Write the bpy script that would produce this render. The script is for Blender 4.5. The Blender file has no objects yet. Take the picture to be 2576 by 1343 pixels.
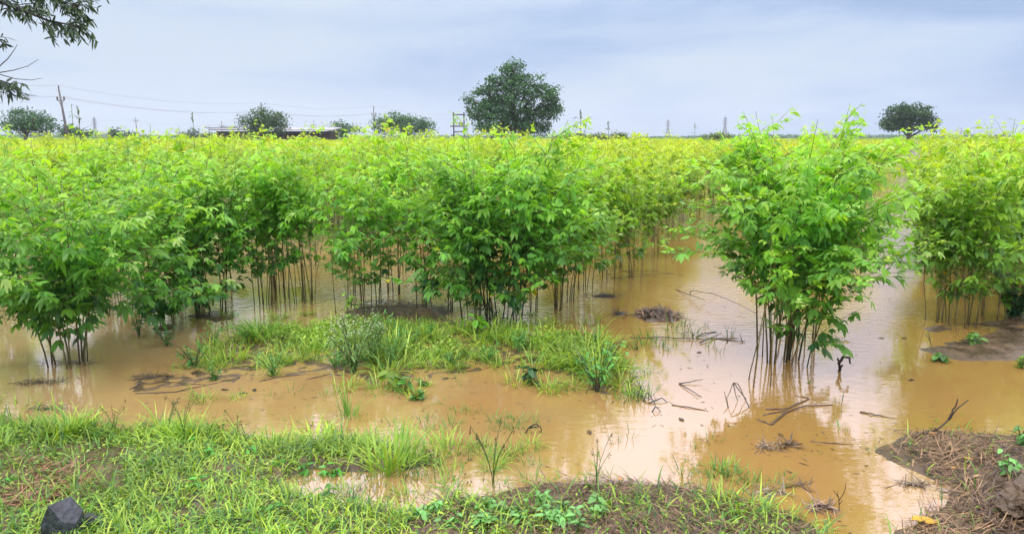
import bpy, math, numpy as np
from mathutils import Vector
R = math.radians
rng = np.random.default_rng(7)
scn = bpy.context.scene
col = scn.collection

# ------------------------------------------------------------------ camera
F = 1874.0; CX = 1288.0; CY = 671.5; H = 1.6; PITCH = math.atan((CY-345)/F)
cam_d = bpy.data.cameras.new("Camera"); cam = bpy.data.objects.new("Camera", cam_d); col.objects.link(cam)
cam.location = (0, 0, H); cam.rotation_euler = (math.pi/2-PITCH, 0, 0)
cam_d.sensor_width = 36; cam_d.lens = 36*F/2576; cam_d.clip_start = 0.05; cam_d.clip_end = 6000
scn.camera = cam

# ------------------------------------------------------------------ sky, sun, exposure
SUN_EL, SUN_AZ = 58, 215       # azimuth clockwise from +Y
w = bpy.data.worlds.new("World"); scn.world = w; w.use_nodes = True
nt = w.node_tree; nt.nodes.clear()
def N(t, **k):
    n = nt.nodes.new(t)
    for a, b in k.items(): setattr(n, a, b)
    return n
def ramp(n, stops, interp='LINEAR'):
    cr = n.color_ramp; cr.interpolation = interp
    while len(cr.elements) > 1: cr.elements.remove(cr.elements[-1])
    cr.elements[0].position = stops[0][0]; cr.elements[0].color = (*stops[0][1], 1) if len(stops[0][1]) == 3 else stops[0][1]
    for p, c in stops[1:]:
        e = cr.elements.new(p); e.color = (*c, 1)
out = N('ShaderNodeOutputWorld'); bg = N('ShaderNodeBackground')
sky = N('ShaderNodeTexSky', sky_type='NISHITA', sun_disc=False, sun_elevation=R(SUN_EL), sun_rotation=R(SUN_AZ), air_density=1.0, dust_density=2.0)
tc = N('ShaderNodeTexCoord'); sep = N('ShaderNodeSeparateXYZ'); nt.links.new(tc.outputs['Generated'], sep.inputs[0])
mp = N('ShaderNodeMapping'); mp.inputs['Scale'].default_value = (1.0, 1.0, 4.2); mp.inputs['Location'].default_value = (3.1, 0.4, 1.7)
nt.links.new(tc.outputs['Generated'], mp.inputs[0])
nz = N('ShaderNodeTexNoise'); nz.inputs['Scale'].default_value = 2.6; nz.inputs['Detail'].default_value = 7; nz.inputs['Roughness'].default_value = 0.52; nz.inputs['Distortion'].default_value = 0.35
nt.links.new(mp.outputs[0], nz.inputs['Vector'])
nc = N('ShaderNodeMath', operation='MULTIPLY_ADD'); nc.inputs[1].default_value = 1.25; nc.inputs[2].default_value = -.15; nt.links.new(nz.outputs['Fac'], nc.inputs[0])
# thin/thick cloud: bias towards the darker bank at the right
mx = N('ShaderNodeMath', operation='MULTIPLY_ADD'); mx.inputs[1].default_value = -0.26; nt.links.new(sep.outputs['X'], mx.inputs[0]); nt.links.new(nc.outputs[0], mx.inputs[2])
mz = N('ShaderNodeMath', operation='MULTIPLY_ADD'); mz.inputs[1].default_value = -0.4; nt.links.new(sep.outputs['Z'], mz.inputs[0]); nt.links.new(mx.outputs[0], mz.inputs[2])
cr = N('ShaderNodeValToRGB'); nt.links.new(mz.outputs[0], cr.inputs[0])
ramp(cr, [(0.22, (3.0, 4.2, 6.5)), (0.34, (3.7, 4.9, 7.1)), (0.47, (4.6, 5.7, 7.5)), (0.62, (5.5, 6.4, 7.6))])
# overcast: brighter and slightly warmer towards the zenith
zr = N('ShaderNodeMapRange', interpolation_type='SMOOTHSTEP'); zr.inputs['From Min'].default_value = 0.14; zr.inputs['From Max'].default_value = 0.42
nt.links.new(sep.outputs['Z'], zr.inputs['Value'])
zm = N('ShaderNodeMix', data_type='RGBA'); zm.inputs['B'].default_value = (21.5, 20.0, 22.6, 1)
nt.links.new(zr.outputs[0], zm.inputs['Factor']); nt.links.new(cr.outputs[0], zm.inputs['A'])
sm = N('ShaderNodeMix', data_type='RGBA'); sm.inputs['Factor'].default_value = 0.94
nt.links.new(sky.outputs[0], sm.inputs['A']); nt.links.new(zm.outputs['Result'], sm.inputs['B'])
nt.links.new(sm.outputs['Result'], bg.inputs[0]); bg.inputs[1].default_value = 0.095
nt.links.new(bg.outputs[0], out.inputs[0])
sd_ = bpy.data.lights.new("Sun", 'SUN'); sd_.energy = 1.5; sd_.angle = R(14); sd_.color = (1, 0.95, 0.86)
sun = bpy.data.objects.new("Sun", sd_); col.objects.link(sun)
az = R(SUN_AZ); el = R(SUN_EL)
sdir = Vector((math.sin(az)*math.cos(el), math.cos(az)*math.cos(el), math.sin(el)))
sun.rotation_euler = sdir.to_track_quat('Z', 'Y').to_euler()
vs = scn.view_settings; vs.view_transform = 'Standard'; vs.look = 'None'; vs.exposure = 0.32; vs.gamma = 1
scn.cycles.max_bounces = 8; scn.cycles.transparent_max_bounces = 4; scn.cycles.diffuse_bounces = 4; scn.cycles.caustics_reflective = False
scn.cycles.sample_clamp_indirect = 6

# ------------------------------------------------------------------ helpers
def G(px, py, z=0.0):
    x = (px-CX)/F; y = -(py-CY)/F
    d = np.array([x, math.cos(PITCH)+y*math.sin(PITCH), -math.sin(PITCH)+y*math.cos(PITCH)])
    t = (z-H)/d[2]
    return np.array([0, 0, H])+d*t
def AT(px, py, Y):
    x = (px-CX)/F; y = -(py-CY)/F
    d = np.array([x, math.cos(PITCH)+y*math.sin(PITCH), -math.sin(PITCH)+y*math.cos(PITCH)])
    return np.array([0, 0, H])+d*(Y/d[1])
def unit(v): return v/np.maximum(np.linalg.norm(v, axis=-1, keepdims=True), 1e-9)

class MB:
    def __init__(s): s.v = []; s.c = []; s.q = []; s.t = []; s.n = 0
    def add(s, v, c, q=None, t=None):
        v = np.asarray(v, float).reshape(-1, 3); c = np.broadcast_to(np.asarray(c, float), (len(v), 3))
        s.v.append(v); s.c.append(c)
        if q is not None and len(q): s.q.append(np.asarray(q, int)+s.n)
        if t is not None and len(t): s.t.append(np.asarray(t, int)+s.n)
        s.n += len(v)
    def mesh(s, name, mat, smooth=True):
        v = np.concatenate(s.v); c = np.concatenate(s.c)
        q = np.concatenate(s.q) if s.q else np.zeros((0, 4), int); t = np.concatenate(s.t) if s.t else np.zeros((0, 3), int)
        me = bpy.data.meshes.new(name); me.vertices.add(len(v)); me.vertices.foreach_set('co', v.astype(np.float32).ravel())
        me.loops.add(q.size+t.size); me.loops.foreach_set('vertex_index', np.concatenate([q.ravel(), t.ravel()]).astype(np.int32))
        me.polygons.add(len(q)+len(t))
        me.polygons.foreach_set('loop_start', np.concatenate([np.arange(len(q))*4, len(q)*4+np.arange(len(t))*3]).astype(np.int32))
        me.polygons.foreach_set('use_smooth', np.full(len(q)+len(t), smooth))
        a = me.attributes.new('col', 'FLOAT_COLOR', 'POINT')
        a.data.foreach_set('color', np.concatenate([c, np.ones((len(c), 1))], 1).astype(np.float32).ravel())
        me.materials.append(mat); me.update(); me.validate()
        return me
    def build(s, name, mat, parent=None, smooth=True):
        o = bpy.data.objects.new(name, s.mesh(name, mat, smooth)); col.objects.link(o)
        if parent: o.parent = parent
        return o
def tag(o, label=None, cat=None, group=None, kind=None):
    if label: o['label'] = label
    if cat: o['category'] = cat
    if group: o['group'] = group
    if kind: o['kind'] = kind
    return o
def empty(name, loc, rz=0, label=None, cat=None, group=None):
    o = bpy.data.objects.new(name, None); col.objects.link(o); o.location = loc; o.rotation_euler = (0, 0, rz); o.empty_display_size = .1
    return tag(o, label, cat, group)
KIDS = {}
def kids(o):
    if o.name not in KIDS: KIDS[o.name] = [c for c in o.children]
    return KIDS[o.name]
def dup(root, loc, rz=0, s=1.0, label=None, group=None, colr=None, cat=None):
    r = root.copy(); col.objects.link(r); r.location = loc; r.rotation_euler = (0, 0, rz); r.scale = (s, s, s) if np.isscalar(s) else s
    if label: r['label'] = label
    if group: r['group'] = group
    elif 'group' in r: del r['group']
    if cat: r['category'] = cat
    if colr is not None: r.color = (*colr, 1)
    for ch in kids(root):
        c = ch.copy(); col.objects.link(c); c.parent = r
        if colr is not None: c.color = (*colr, 1)
    return r

def tube(mb, pts, rad, c, sides=5, cap=True):
    pts = np.asarray(pts, float); n = len(pts); rad = np.broadcast_to(rad, (n,))
    d = unit(np.gradient(pts, axis=0)); ref = np.array([0, 0, 1.]) if abs(d[0][2]) < .9 else np.array([1., 0, 0])
    a = unit(np.cross(d, ref)); b = np.cross(d, a)
    th = np.arange(sides)*2*math.pi/sides
    v = pts[:, None]+rad[:, None, None]*(np.cos(th)[None, :, None]*a[:, None]+np.sin(th)[None, :, None]*b[:, None])
    i = np.arange(n-1)[:, None]*sides; j = np.arange(sides)[None]; k = (j+1) % sides
    q = np.stack([i+j, i+k, i+sides+k, i+sides+j], -1).reshape(-1, 4)
    cc = np.asarray(c, float)
    if cc.ndim == 2: cc = np.repeat(cc, sides, 0)
    t = []
    if cap:
        t = [[0, x+1, x] for x in range(1, sides-1)]+[[(n-1)*sides, (n-1)*sides+x, (n-1)*sides+x+1] for x in range(1, sides-1)]
    mb.add(v.reshape(-1, 3), cc, q, t)
T8 = np.array([(0, 0, 0), (.28, -.82, .05), (.28, 0, -.12), (.28, .82, .05), (.66, -.74, .0), (.66, 0, -.16), (.66, .74, .0), (1, 0, -.12)])
T8q = np.array([(1, 2, 5, 4), (2, 3, 6, 5)]); T8t = np.array([(0, 2, 1), (0, 3, 2), (4, 5, 7), (5, 6, 7)])
T4 = np.array([(0, 0, 0), (.42, -1, 0), (1, 0, -.1), (.42, 1, 0)]); T4q = np.array([(0, 3, 2, 1)]); 
def leaves(mb, P, D, Nn, L, W, C, droop=.25, lo=False):
    P = np.asarray(P, float).reshape(-1, 3); n = len(P)
    if n == 0: return
    D = unit(np.asarray(D, float).reshape(-1, 3)); S = unit(np.cross(D, Nn)); NN = np.cross(S, D)
    L = np.broadcast_to(L, (n,)); W = np.broadcast_to(W, (n,)); dr = np.broadcast_to(droop, (n,))
    T = T4 if lo else T8
    v = P[:, None]+D[:, None]*(T[None, :, 0:1]*L[:, None, None])+S[:, None]*(T[None, :, 1:2]*W[:, None, None]/2)+NN[:, None]*(T[None, :, 2:3]*W[:, None, None]/2)
    v[..., 2] -= dr[:, None]*L[:, None]*T[None, :, 0]**2
    m = len(T); off = (np.arange(n)*m)[:, None, None]
    C = np.broadcast_to(np.asarray(C, float), (n, 3)); cc = np.repeat(C, m, 0)
    q = ((T4q if lo else T8q)[None]+off).reshape(-1, 4); t = None if lo else (T8t[None]+off).reshape(-1, 3)
    mb.add(v.reshape(-1, 3), cc, q, t)
def blades(mb, P, az, L, W, elev, bend, C):
    """grass blades: root P, azimuth, length, width, starting elevation, bend (total angle drop)"""
    P = np.asarray(P, float).reshape(-1, 3); n = len(P)
    az, L, W, elev, bend = [np.broadcast_to(x, (n,)).astype(float) for x in (az, L, W, elev, bend)]
    h = np.stack([np.cos(az), np.sin(az), np.zeros(n)], 1); s = np.stack([-np.sin(az), np.cos(az), np.zeros(n)], 1)
    K = 4; p = P.copy(); vs_ = []; tw = rng.normal(0, .5, n)
    for k in range(K+1):
        wk = W*[.6, 1, .85, .5, .0][k]/2
        if k < K:
            sv = s*np.cos(tw)[:, None]+np.array([0, 0, 1.])*np.sin(tw)[:, None]*.5
            vs_.append(p-sv*wk[:, None]); vs_.append(p+sv*wk[:, None])
        else: vs_.append(p)
        e = elev-bend*((k+.5)/K)
        p = p+(h*np.cos(e)[:, None]+np.array([0, 0, 1.])*np.sin(e)[:, None])*(L/K)[:, None]
    v = np.stack(vs_, 1); m = 2*K+1; off = (np.arange(n)*m)[:, None, None]
    q = np.array([[2*k, 2*k+1, 2*k+3, 2*k+2] for k in range(K-1)]); t = np.array([[2*K-2, 2*K-1, 2*K]])
    C = np.broadcast_to(np.asarray(C, float), (n, 3))
    mb.add(v.reshape(-1, 3), np.repeat(C, m, 0), (q[None]+off).reshape(-1, 4), (t[None]+off).reshape(-1, 3))
def vnoise(x, y, sc, seed=0):
    x = np.asarray(x)*sc; y = np.asarray(y)*sc; xi = np.floor(x).astype(int); yi = np.floor(y).astype(int); fx = x-xi; fy = y-yi
    fx = fx*fx*(3-2*fx); fy = fy*fy*(3-2*fy)
    def h(a, b):
        k = (a*374761393+b*668265263+seed*982451653) & 0x7fffffff
        k = ((k ^ (k >> 13))*1274126177) & 0x7fffffff
        return ((k ^ (k >> 16)) & 0xffff)/65535.0
    return (h(xi, yi)*(1-fx)+h(xi+1, yi)*fx)*(1-fy)+(h(xi, yi+1)*(1-fx)+h(xi+1, yi+1)*fx)*fy
def fbm(x, y, sc, seed=0, o=4):
    r = 0; a = .5
    for k in range(o): r = r+a*vnoise(x, y, sc*2**k, seed+k); a *= .5
    return r
def sdist(X, Y, poly):
    X = np.asarray(X, float); Y = np.asarray(Y, float); d = np.full(X.shape, 1e9); ins = np.zeros(X.shape, bool); n = len(poly)
    for i in range(n):
        ax, ay = poly[i]; bx, by = poly[(i+1) % n]; ex, ey = bx-ax, by-ay
        t = np.clip(((X-ax)*ex+(Y-ay)*ey)/(ex*ex+ey*ey+1e-12), 0, 1)
        d = np.minimum(d, np.hypot(X-ax-t*ex, Y-ay-t*ey))
        c = ((ay > Y) != (by > Y)) & (X < (bx-ax)*(Y-ay)/((by-ay) if by != ay else 1e-12)+ax); ins ^= c
    return np.where(ins, d, -d)
def PP(*pts): return [tuple(G(x, y)[:2]) for x, y in pts]

# ------------------------------------------------------------------ materials
def mat(name):
    m = bpy.data.materials.new(name); m.use_nodes = True; t = m.node_tree; t.nodes.clear()
    o = t.nodes.new('ShaderNodeOutputMaterial'); return m, t, o
def L(t, a, b): t.links.new(a, b)
def leaf_mat(name, rough=.42, trans=.46, var=.25, objcol=True, spec=.45, tscale=(1.5, 1.35, .55)):
    m, t, o = mat(name)
    a = t.nodes.new('ShaderNodeAttribute'); a.attribute_name = 'col'
    oi = t.nodes.new('ShaderNodeObjectInfo')
    c = a.outputs['Color']
    if objcol:
        mu = t.nodes.new('ShaderNodeMix'); mu.data_type = 'RGBA'; mu.blend_type = 'MULTIPLY'; mu.inputs['Factor'].default_value = 1
        L(t, c, mu.inputs['A']); L(t, oi.outputs['Color'], mu.inputs['B']); c = mu.outputs['Result']
    ge = t.nodes.new('ShaderNodeNewGeometry'); n = t.nodes.new('ShaderNodeTexNoise'); n.inputs['Scale'].default_value = 2.3; n.inputs['Detail'].default_value = 3
    L(t, ge.outputs['Position'], n.inputs['Vector'])
    mr = t.nodes.new('ShaderNodeMapRange'); mr.inputs['To Min'].default_value = 1-var; mr.inputs['To Max'].default_value = 1+var; mr.inputs['From Min'].default_value = .3; mr.inputs['From Max'].default_value = .7
    L(t, n.outputs['Fac'], mr.inputs['Value'])
    vm = t.nodes.new('ShaderNodeVectorMath'); vm.operation = 'SCALE'; L(t, c, vm.inputs[0]); L(t, mr.outputs[0], vm.inputs['Scale'])
    p = t.nodes.new('ShaderNodeBsdfPrincipled'); p.inputs['Roughness'].default_value = rough; p.inputs['Specular IOR Level'].default_value = spec
    L(t, vm.outputs[0], p.inputs['Base Color'])
    tm = t.nodes.new('ShaderNodeVectorMath'); tm.operation = 'MULTIPLY'; tm.inputs[1].default_value = tscale; L(t, vm.outputs[0], tm.inputs[0])
    tr = t.nodes.new('ShaderNodeBsdfTranslucent'); L(t, tm.outputs[0], tr.inputs['Color'])
    mxs = t.nodes.new('ShaderNodeMixShader'); mxs.inputs[0].default_value = trans
    L(t, p.outputs[0], mxs.inputs[1]); L(t, tr.outputs[0], mxs.inputs[2]); L(t, mxs.outputs[0], o.inputs[0])
    return m
def solid_mat(name, rough=.8, scale=30, var=.35, bump=.3, base=None, spec=.4, bscale=None):
    m, t, o = mat(name)
    if base is None:
        a = t.nodes.new('ShaderNodeAttribute'); a.attribute_name = 'col'; c = a.outputs['Color']
    else:
        a = t.nodes.new('ShaderNodeRGB'); a.outputs[0].default_value = (*base, 1); c = a.outputs[0]
    tcn = t.nodes.new('ShaderNodeTexCoord'); n = t.nodes.new('ShaderNodeTexNoise'); n.inputs['Scale'].default_value = scale; n.inputs['Detail'].default_value = 6
    L(t, tcn.outputs['Object'], n.inputs['Vector'])
    mr = t.nodes.new('ShaderNodeMapRange'); mr.inputs['From Min'].default_value = .3; mr.inputs['From Max'].default_value = .7; mr.inputs['To Min'].default_value = 1-var; mr.inputs['To Max'].default_value = 1+var
    L(t, n.outputs['Fac'], mr.inputs['Value'])
    vm = t.nodes.new('ShaderNodeVectorMath'); vm.operation = 'SCALE'; L(t, c, vm.inputs[0]); L(t, mr.outputs[0], vm.inputs['Scale'])
    p = t.nodes.new('ShaderNodeBsdfPrincipled'); p.inputs['Roughness'].default_value = rough; p.inputs['Specular IOR Level'].default_value = spec
    L(t, vm.outputs[0], p.inputs['Base Color'])
    b = t.nodes.new('ShaderNodeBump'); b.inputs['Strength'].default_value = bump; b.inputs['Distance'].default_value = .01
    L(t, n.outputs['Fac'], b.inputs['Height']); L(t, b.outputs[0], p.inputs['Normal'])
    L(t, p.outputs[0], o.inputs[0]); return m
M_leaf = leaf_mat('crop_leaf'); M_grass = leaf_mat('grass_blade', rough=.4, trans=.3, objcol=False, var=.3, tscale=(1.4, 1.3, .6))
M_tree = leaf_mat('tree_leaf', rough=.55, trans=.15, objcol=False, var=.15, spec=.3)
M_weed = leaf_mat('weed_leaf', rough=.35, trans=.3, objcol=False, var=.2)
M_stem = solid_mat('plant_stem', rough=.7, scale=20, var=.3)
M_bark = solid_mat('tree_bark', rough=.9, scale=6, var=.3)
M_dead = solid_mat('dead_twig', rough=.55, scale=40, var=.35, spec=.5)
M_rock = solid_mat('wet_slate', rough=.4, scale=3.5, var=.6, bump=1, base=(.03, .037, .046), spec=.6)
M_metal = solid_mat('dull_steel', rough=.6, scale=3, var=.15)
M_conc = solid_mat('pole_concrete', rough=.85, scale=3, var=.2)
M_wire = solid_mat('cable', rough=.6, scale=1, var=.05)

# water: opaque muddy body under a reflecting skin
M_water, t, o = mat('flood_water')
ge = t.nodes.new('ShaderNodeNewGeometry')
n1 = t.nodes.new('ShaderNodeTexNoise'); n1.inputs['Scale'].default_value = .8; n1.inputs['Detail'].default_value = 8; n1.inputs['Distortion'].default_value = 1.2; L(t, ge.outputs['Position'], n1.inputs['Vector'])
sx = t.nodes.new('ShaderNodeSeparateXYZ'); L(t, ge.outputs['Position'], sx.inputs[0])
ma = t.nodes.new('ShaderNodeMath'); ma.operation = 'MULTIPLY_ADD'; ma.inputs[1].default_value = .13; L(t, sx.outputs['X'], ma.inputs[0]); L(t, n1.outputs['Fac'], ma.inputs[2])
rp = t.nodes.new('ShaderNodeValToRGB'); L(t, ma.outputs[0], rp.inputs[0])
ramp(rp, [(.0, (.31, .225, .11)), (.22, (.35, .225, .095)), (.42, (.30, .195, .075)), (.6, (.31, .185, .06)), (.95, (.29, .175, .05))])
p = t.nodes.new('ShaderNodeBsdfPrincipled'); p.inputs['Roughness'].default_value = .03; p.inputs['IOR'].default_value = 2.35
L(t, rp.outputs[0], p.inputs['Base Color'])
mpn = t.nodes.new('ShaderNodeMapping'); mpn.inputs['Scale'].default_value = (1, 2.2, 1); L(t, ge.outputs['Position'], mpn.inputs[0])
n2 = t.nodes.new('ShaderNodeTexNoise'); n2.inputs['Scale'].default_value = 9; n2.inputs['Detail'].default_value = 4; L(t, mpn.outputs[0], n2.inputs['Vector'])
n3 = t.nodes.new('ShaderNodeTexNoise'); n3.inputs['Scale'].default_value = .7; n3.inputs['Detail'].default_value = 2; L(t, ge.outputs['Position'], n3.inputs['Vector'])
mr3 = t.nodes.new('ShaderNodeMapRange'); mr3.inputs['From Min'].default_value = .4; mr3.inputs['From Max'].default_value = .65; mr3.inputs['To Min'].default_value = .06; mr3.inputs['To Max'].default_value = .35; L(t, n3.outputs['Fac'], mr3.inputs['Value'])
fr = t.nodes.new('ShaderNodeMapRange'); fr.inputs['From Min'].default_value = 5.6; fr.inputs['From Max'].default_value = 8.0; fr.inputs['To Min'].default_value = 1; fr.inputs['To Max'].default_value = 6; L(t, sx.outputs['Y'], fr.inputs['Value'])
fm = t.nodes.new('ShaderNodeMath'); fm.operation = 'MULTIPLY'; fm.use_clamp = True; L(t, mr3.outputs[0], fm.inputs[0]); L(t, fr.outputs[0], fm.inputs[1])
b = t.nodes.new('ShaderNodeBump'); b.inputs['Distance'].default_value = .006; L(t, n2.outputs['Fac'], b.inputs['Height']); L(t, fm.outputs[0], b.inputs['Strength'])
L(t, b.outputs[0], p.inputs['Normal']); L(t, p.outputs[0], o.inputs[0])

# ground: wet mud, browner where dry
M_ground, t, o = mat('mud_ground')
ge = t.nodes.new('ShaderNodeNewGeometry')
n1 = t.nodes.new('ShaderNodeTexNoise'); n1.inputs['Scale'].default_value = 7; n1.inputs['Detail'].default_value = 9; n1.inputs['Roughness'].default_value = .65; L(t, ge.outputs['Position'], n1.inputs['Vector'])
rp = t.nodes.new('ShaderNodeValToRGB'); L(t, n1.outputs['Fac'], rp.inputs[0]); ramp(rp, [(.3, (.035, .026, .018)), (.5, (.09, .062, .035)), (.72, (.17, .115, .06))])
p = t.nodes.new('ShaderNodeBsdfPrincipled'); p.inputs['IOR'].default_value = 1.45
rr = t.nodes.new('ShaderNodeMapRange'); rr.inputs['To Min'].default_value = .1; rr.inputs['To Max'].default_value = .6; rr.inputs['From Min'].default_value = .35; rr.inputs['From Max'].default_value = .65
L(t, n1.outputs['Fac'], rr.inputs['Value']); L(t, rr.outputs[0], p.inputs['Roughness']); L(t, rp.outputs[0], p.inputs['Base Color'])
b = t.nodes.new('ShaderNodeBump'); b.inputs['Strength'].default_value = .8; b.inputs['Distance'].default_value = .02; L(t, n1.outputs['Fac'], b.inputs['Height']); L(t, b.outputs[0], p.inputs['Normal']); L(t, p.outputs[0], o.inputs[0])

# ------------------------------------------------------------------ ground and water
bank = PP((-400, 1040), (0, 1055), (120, 1075), (300, 1090), (450, 1080), (600, 1105), (760, 1115), (880, 1105), (1000, 1125), (1085, 1150), (1120, 1185), (1120, 1225), (1170, 1255),
          (1260, 1238), (1400, 1212), (1560, 1216), (1700, 1218), (1790, 1240), (1880, 1265), (1960, 1285), (2060, 1325), (2120, 1400), (2210, 1400), (2260, 1335), (2390, 1262), (2400, 1225),
          (2290, 1180), (2190, 1132), (2250, 1105), (2340, 1082), (2480, 1095), (2620, 1090), (3000, 1085))+[(60, 4.2), (60, -40), (-60, -40), (-60, 4.6)]
puddle = PP((690, 1222), (800, 1190), (1000, 1188), (1130, 1180), (1130, 1240), (1100, 1262), (1000, 1282), (880, 1268), (760, 1245))
mound = PP((2400, 1270), (2480, 1190), (2520, 1130), (2700, 1100), (3000, 1100), (3000, 1420), (2480, 1420), (2420, 1350))
mound2 = PP((2280, 1420), (2320, 1340), (2420, 1290), (2560, 1240), (3000, 1240), (3000, 1420))
lands = [(bank, .16, .085, 0.3), (mound, .5, .2, .3), (mound2, .3, .13, .3),
         (PP((460, 930), (520, 880), (600, 835), (850, 812), (1100, 800), (1300, 832), (1450, 850), (1560, 900), (1590, 940), (1520, 978), (1420, 955), (1260, 935), (1000, 955), (820, 925), (650, 940), (560, 965)), .04, .0005, 2.2),
         (PP((860, 785), (930, 768), (1060, 765), (1140, 780), (1120, 805), (1000, 812), (900, 806)), .3, .045, .6),
         (PP((470, 795), (540, 782), (590, 800), (540, 812)), .2, .03, .6),
         (PP((380, 825), (430, 815), (450, 828), (410, 836)), .2, .02, .6),
         (PP((2315, 880), (2380, 866), (2440, 850), (2500, 832), (2620, 820), (2700, 850), (2620, 885), (2540, 905), (2440, 912), (2360, 902)), .3, .05, .6),
         (PP((2320, 828), (2370, 818), (2400, 826), (2350, 838)), .2, .03, .5),
         (PP((2440, 815), (2520, 805), (2640, 790), (2640, 812), (2520, 824)), .2, .03, .5),
         (PP((1595, 795), (1630, 775), (1690, 780), (1722, 796), (1690, 808), (1640, 808)), .4, .035, .5),
         (PP((330, 975), (420, 945), (560, 935), (600, 950), (520, 972), (400, 985)), .05, .0, 2.2),
         (PP((2180, 1135), (2230, 1112), (2330, 1083), (2470, 1097), (2430, 1160), (2300, 1175)), .1, .03, .6)]
def ground_h(X, Y):
    X = np.asarray(X, float); Y = np.asarray(Y, float)
    nn = fbm(X, Y, 5, 3)-.47; n2 = fbm(X, Y, 22, 9, 3)-.44
    h = np.full(X.shape, -.14)
    for poly, sl, mx_, na in lands:
        sdv = sdist(X, Y, poly)
        e = sdv+nn*.28*na
        hp = np.where(e > 0, mx_*(1-np.exp(-e*sl/mx_)), e*.3)
        hp = hp+n2*.04*np.clip(na, .3, 1)*np.clip(.5+e*8, 0, 1)
        h = np.maximum(h, hp)
    e = sdist(X, Y, puddle)+nn*.15
    h = np.where(e > -.1, np.minimum(h, np.maximum(.035-(e+.1)*.5, -.03)+n2*.03), h)
    far = np.clip((Y-62)/6, 0, 1); back = np.clip((-Y-6)/3, 0, 1)
    h = h*(1-far)+far*.06
    return np.maximum(h, -.14)
xs = np.concatenate([[-3000, -900, -300, -100, -45, -22, -12, -8, -6], np.arange(-5, 5.001, .035), [6, 8, 12, 22, 45, 100, 300, 900, 3000]])
ys = np.concatenate([[-3000, -900, -200, -60, -20, -8, -4, -1, .5, 1.4], np.arange(2.0, 7.4, .03), np.arange(7.5, 12, .3), [14, 18, 25, 40, 55, 62, 64, 66, 70, 100, 300, 900, 2000, 5000]])
XX, YY = np.meshgrid(xs, ys); HH = ground_h(XX, YY)
mb = MB(); nx = len(xs); ny = len(ys)
i = np.arange(ny-1)[:, None]*nx; j = np.arange(nx-1)[None]
mb.add(np.stack([XX, YY, HH], -1).reshape(-1, 3), (.1, .1, .1), np.stack([i+j, i+j+1, i+nx+j+1, i+nx+j], -1).reshape(-1, 4))
tag(mb.build('ground', M_ground), 'wet brown mud bank and field soil', 'ground', kind='structure')
mb = MB(); mb.add([(-200, -1, 0), (200, -1, 0), (200, 66, 0), (-200, 66, 0)], (.3, .2, .1), [(0, 1, 2, 3)])
tag(mb.build('water', M_water), 'muddy orange brown flood water reflecting the grey sky', 'water', kind='structure')

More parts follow.
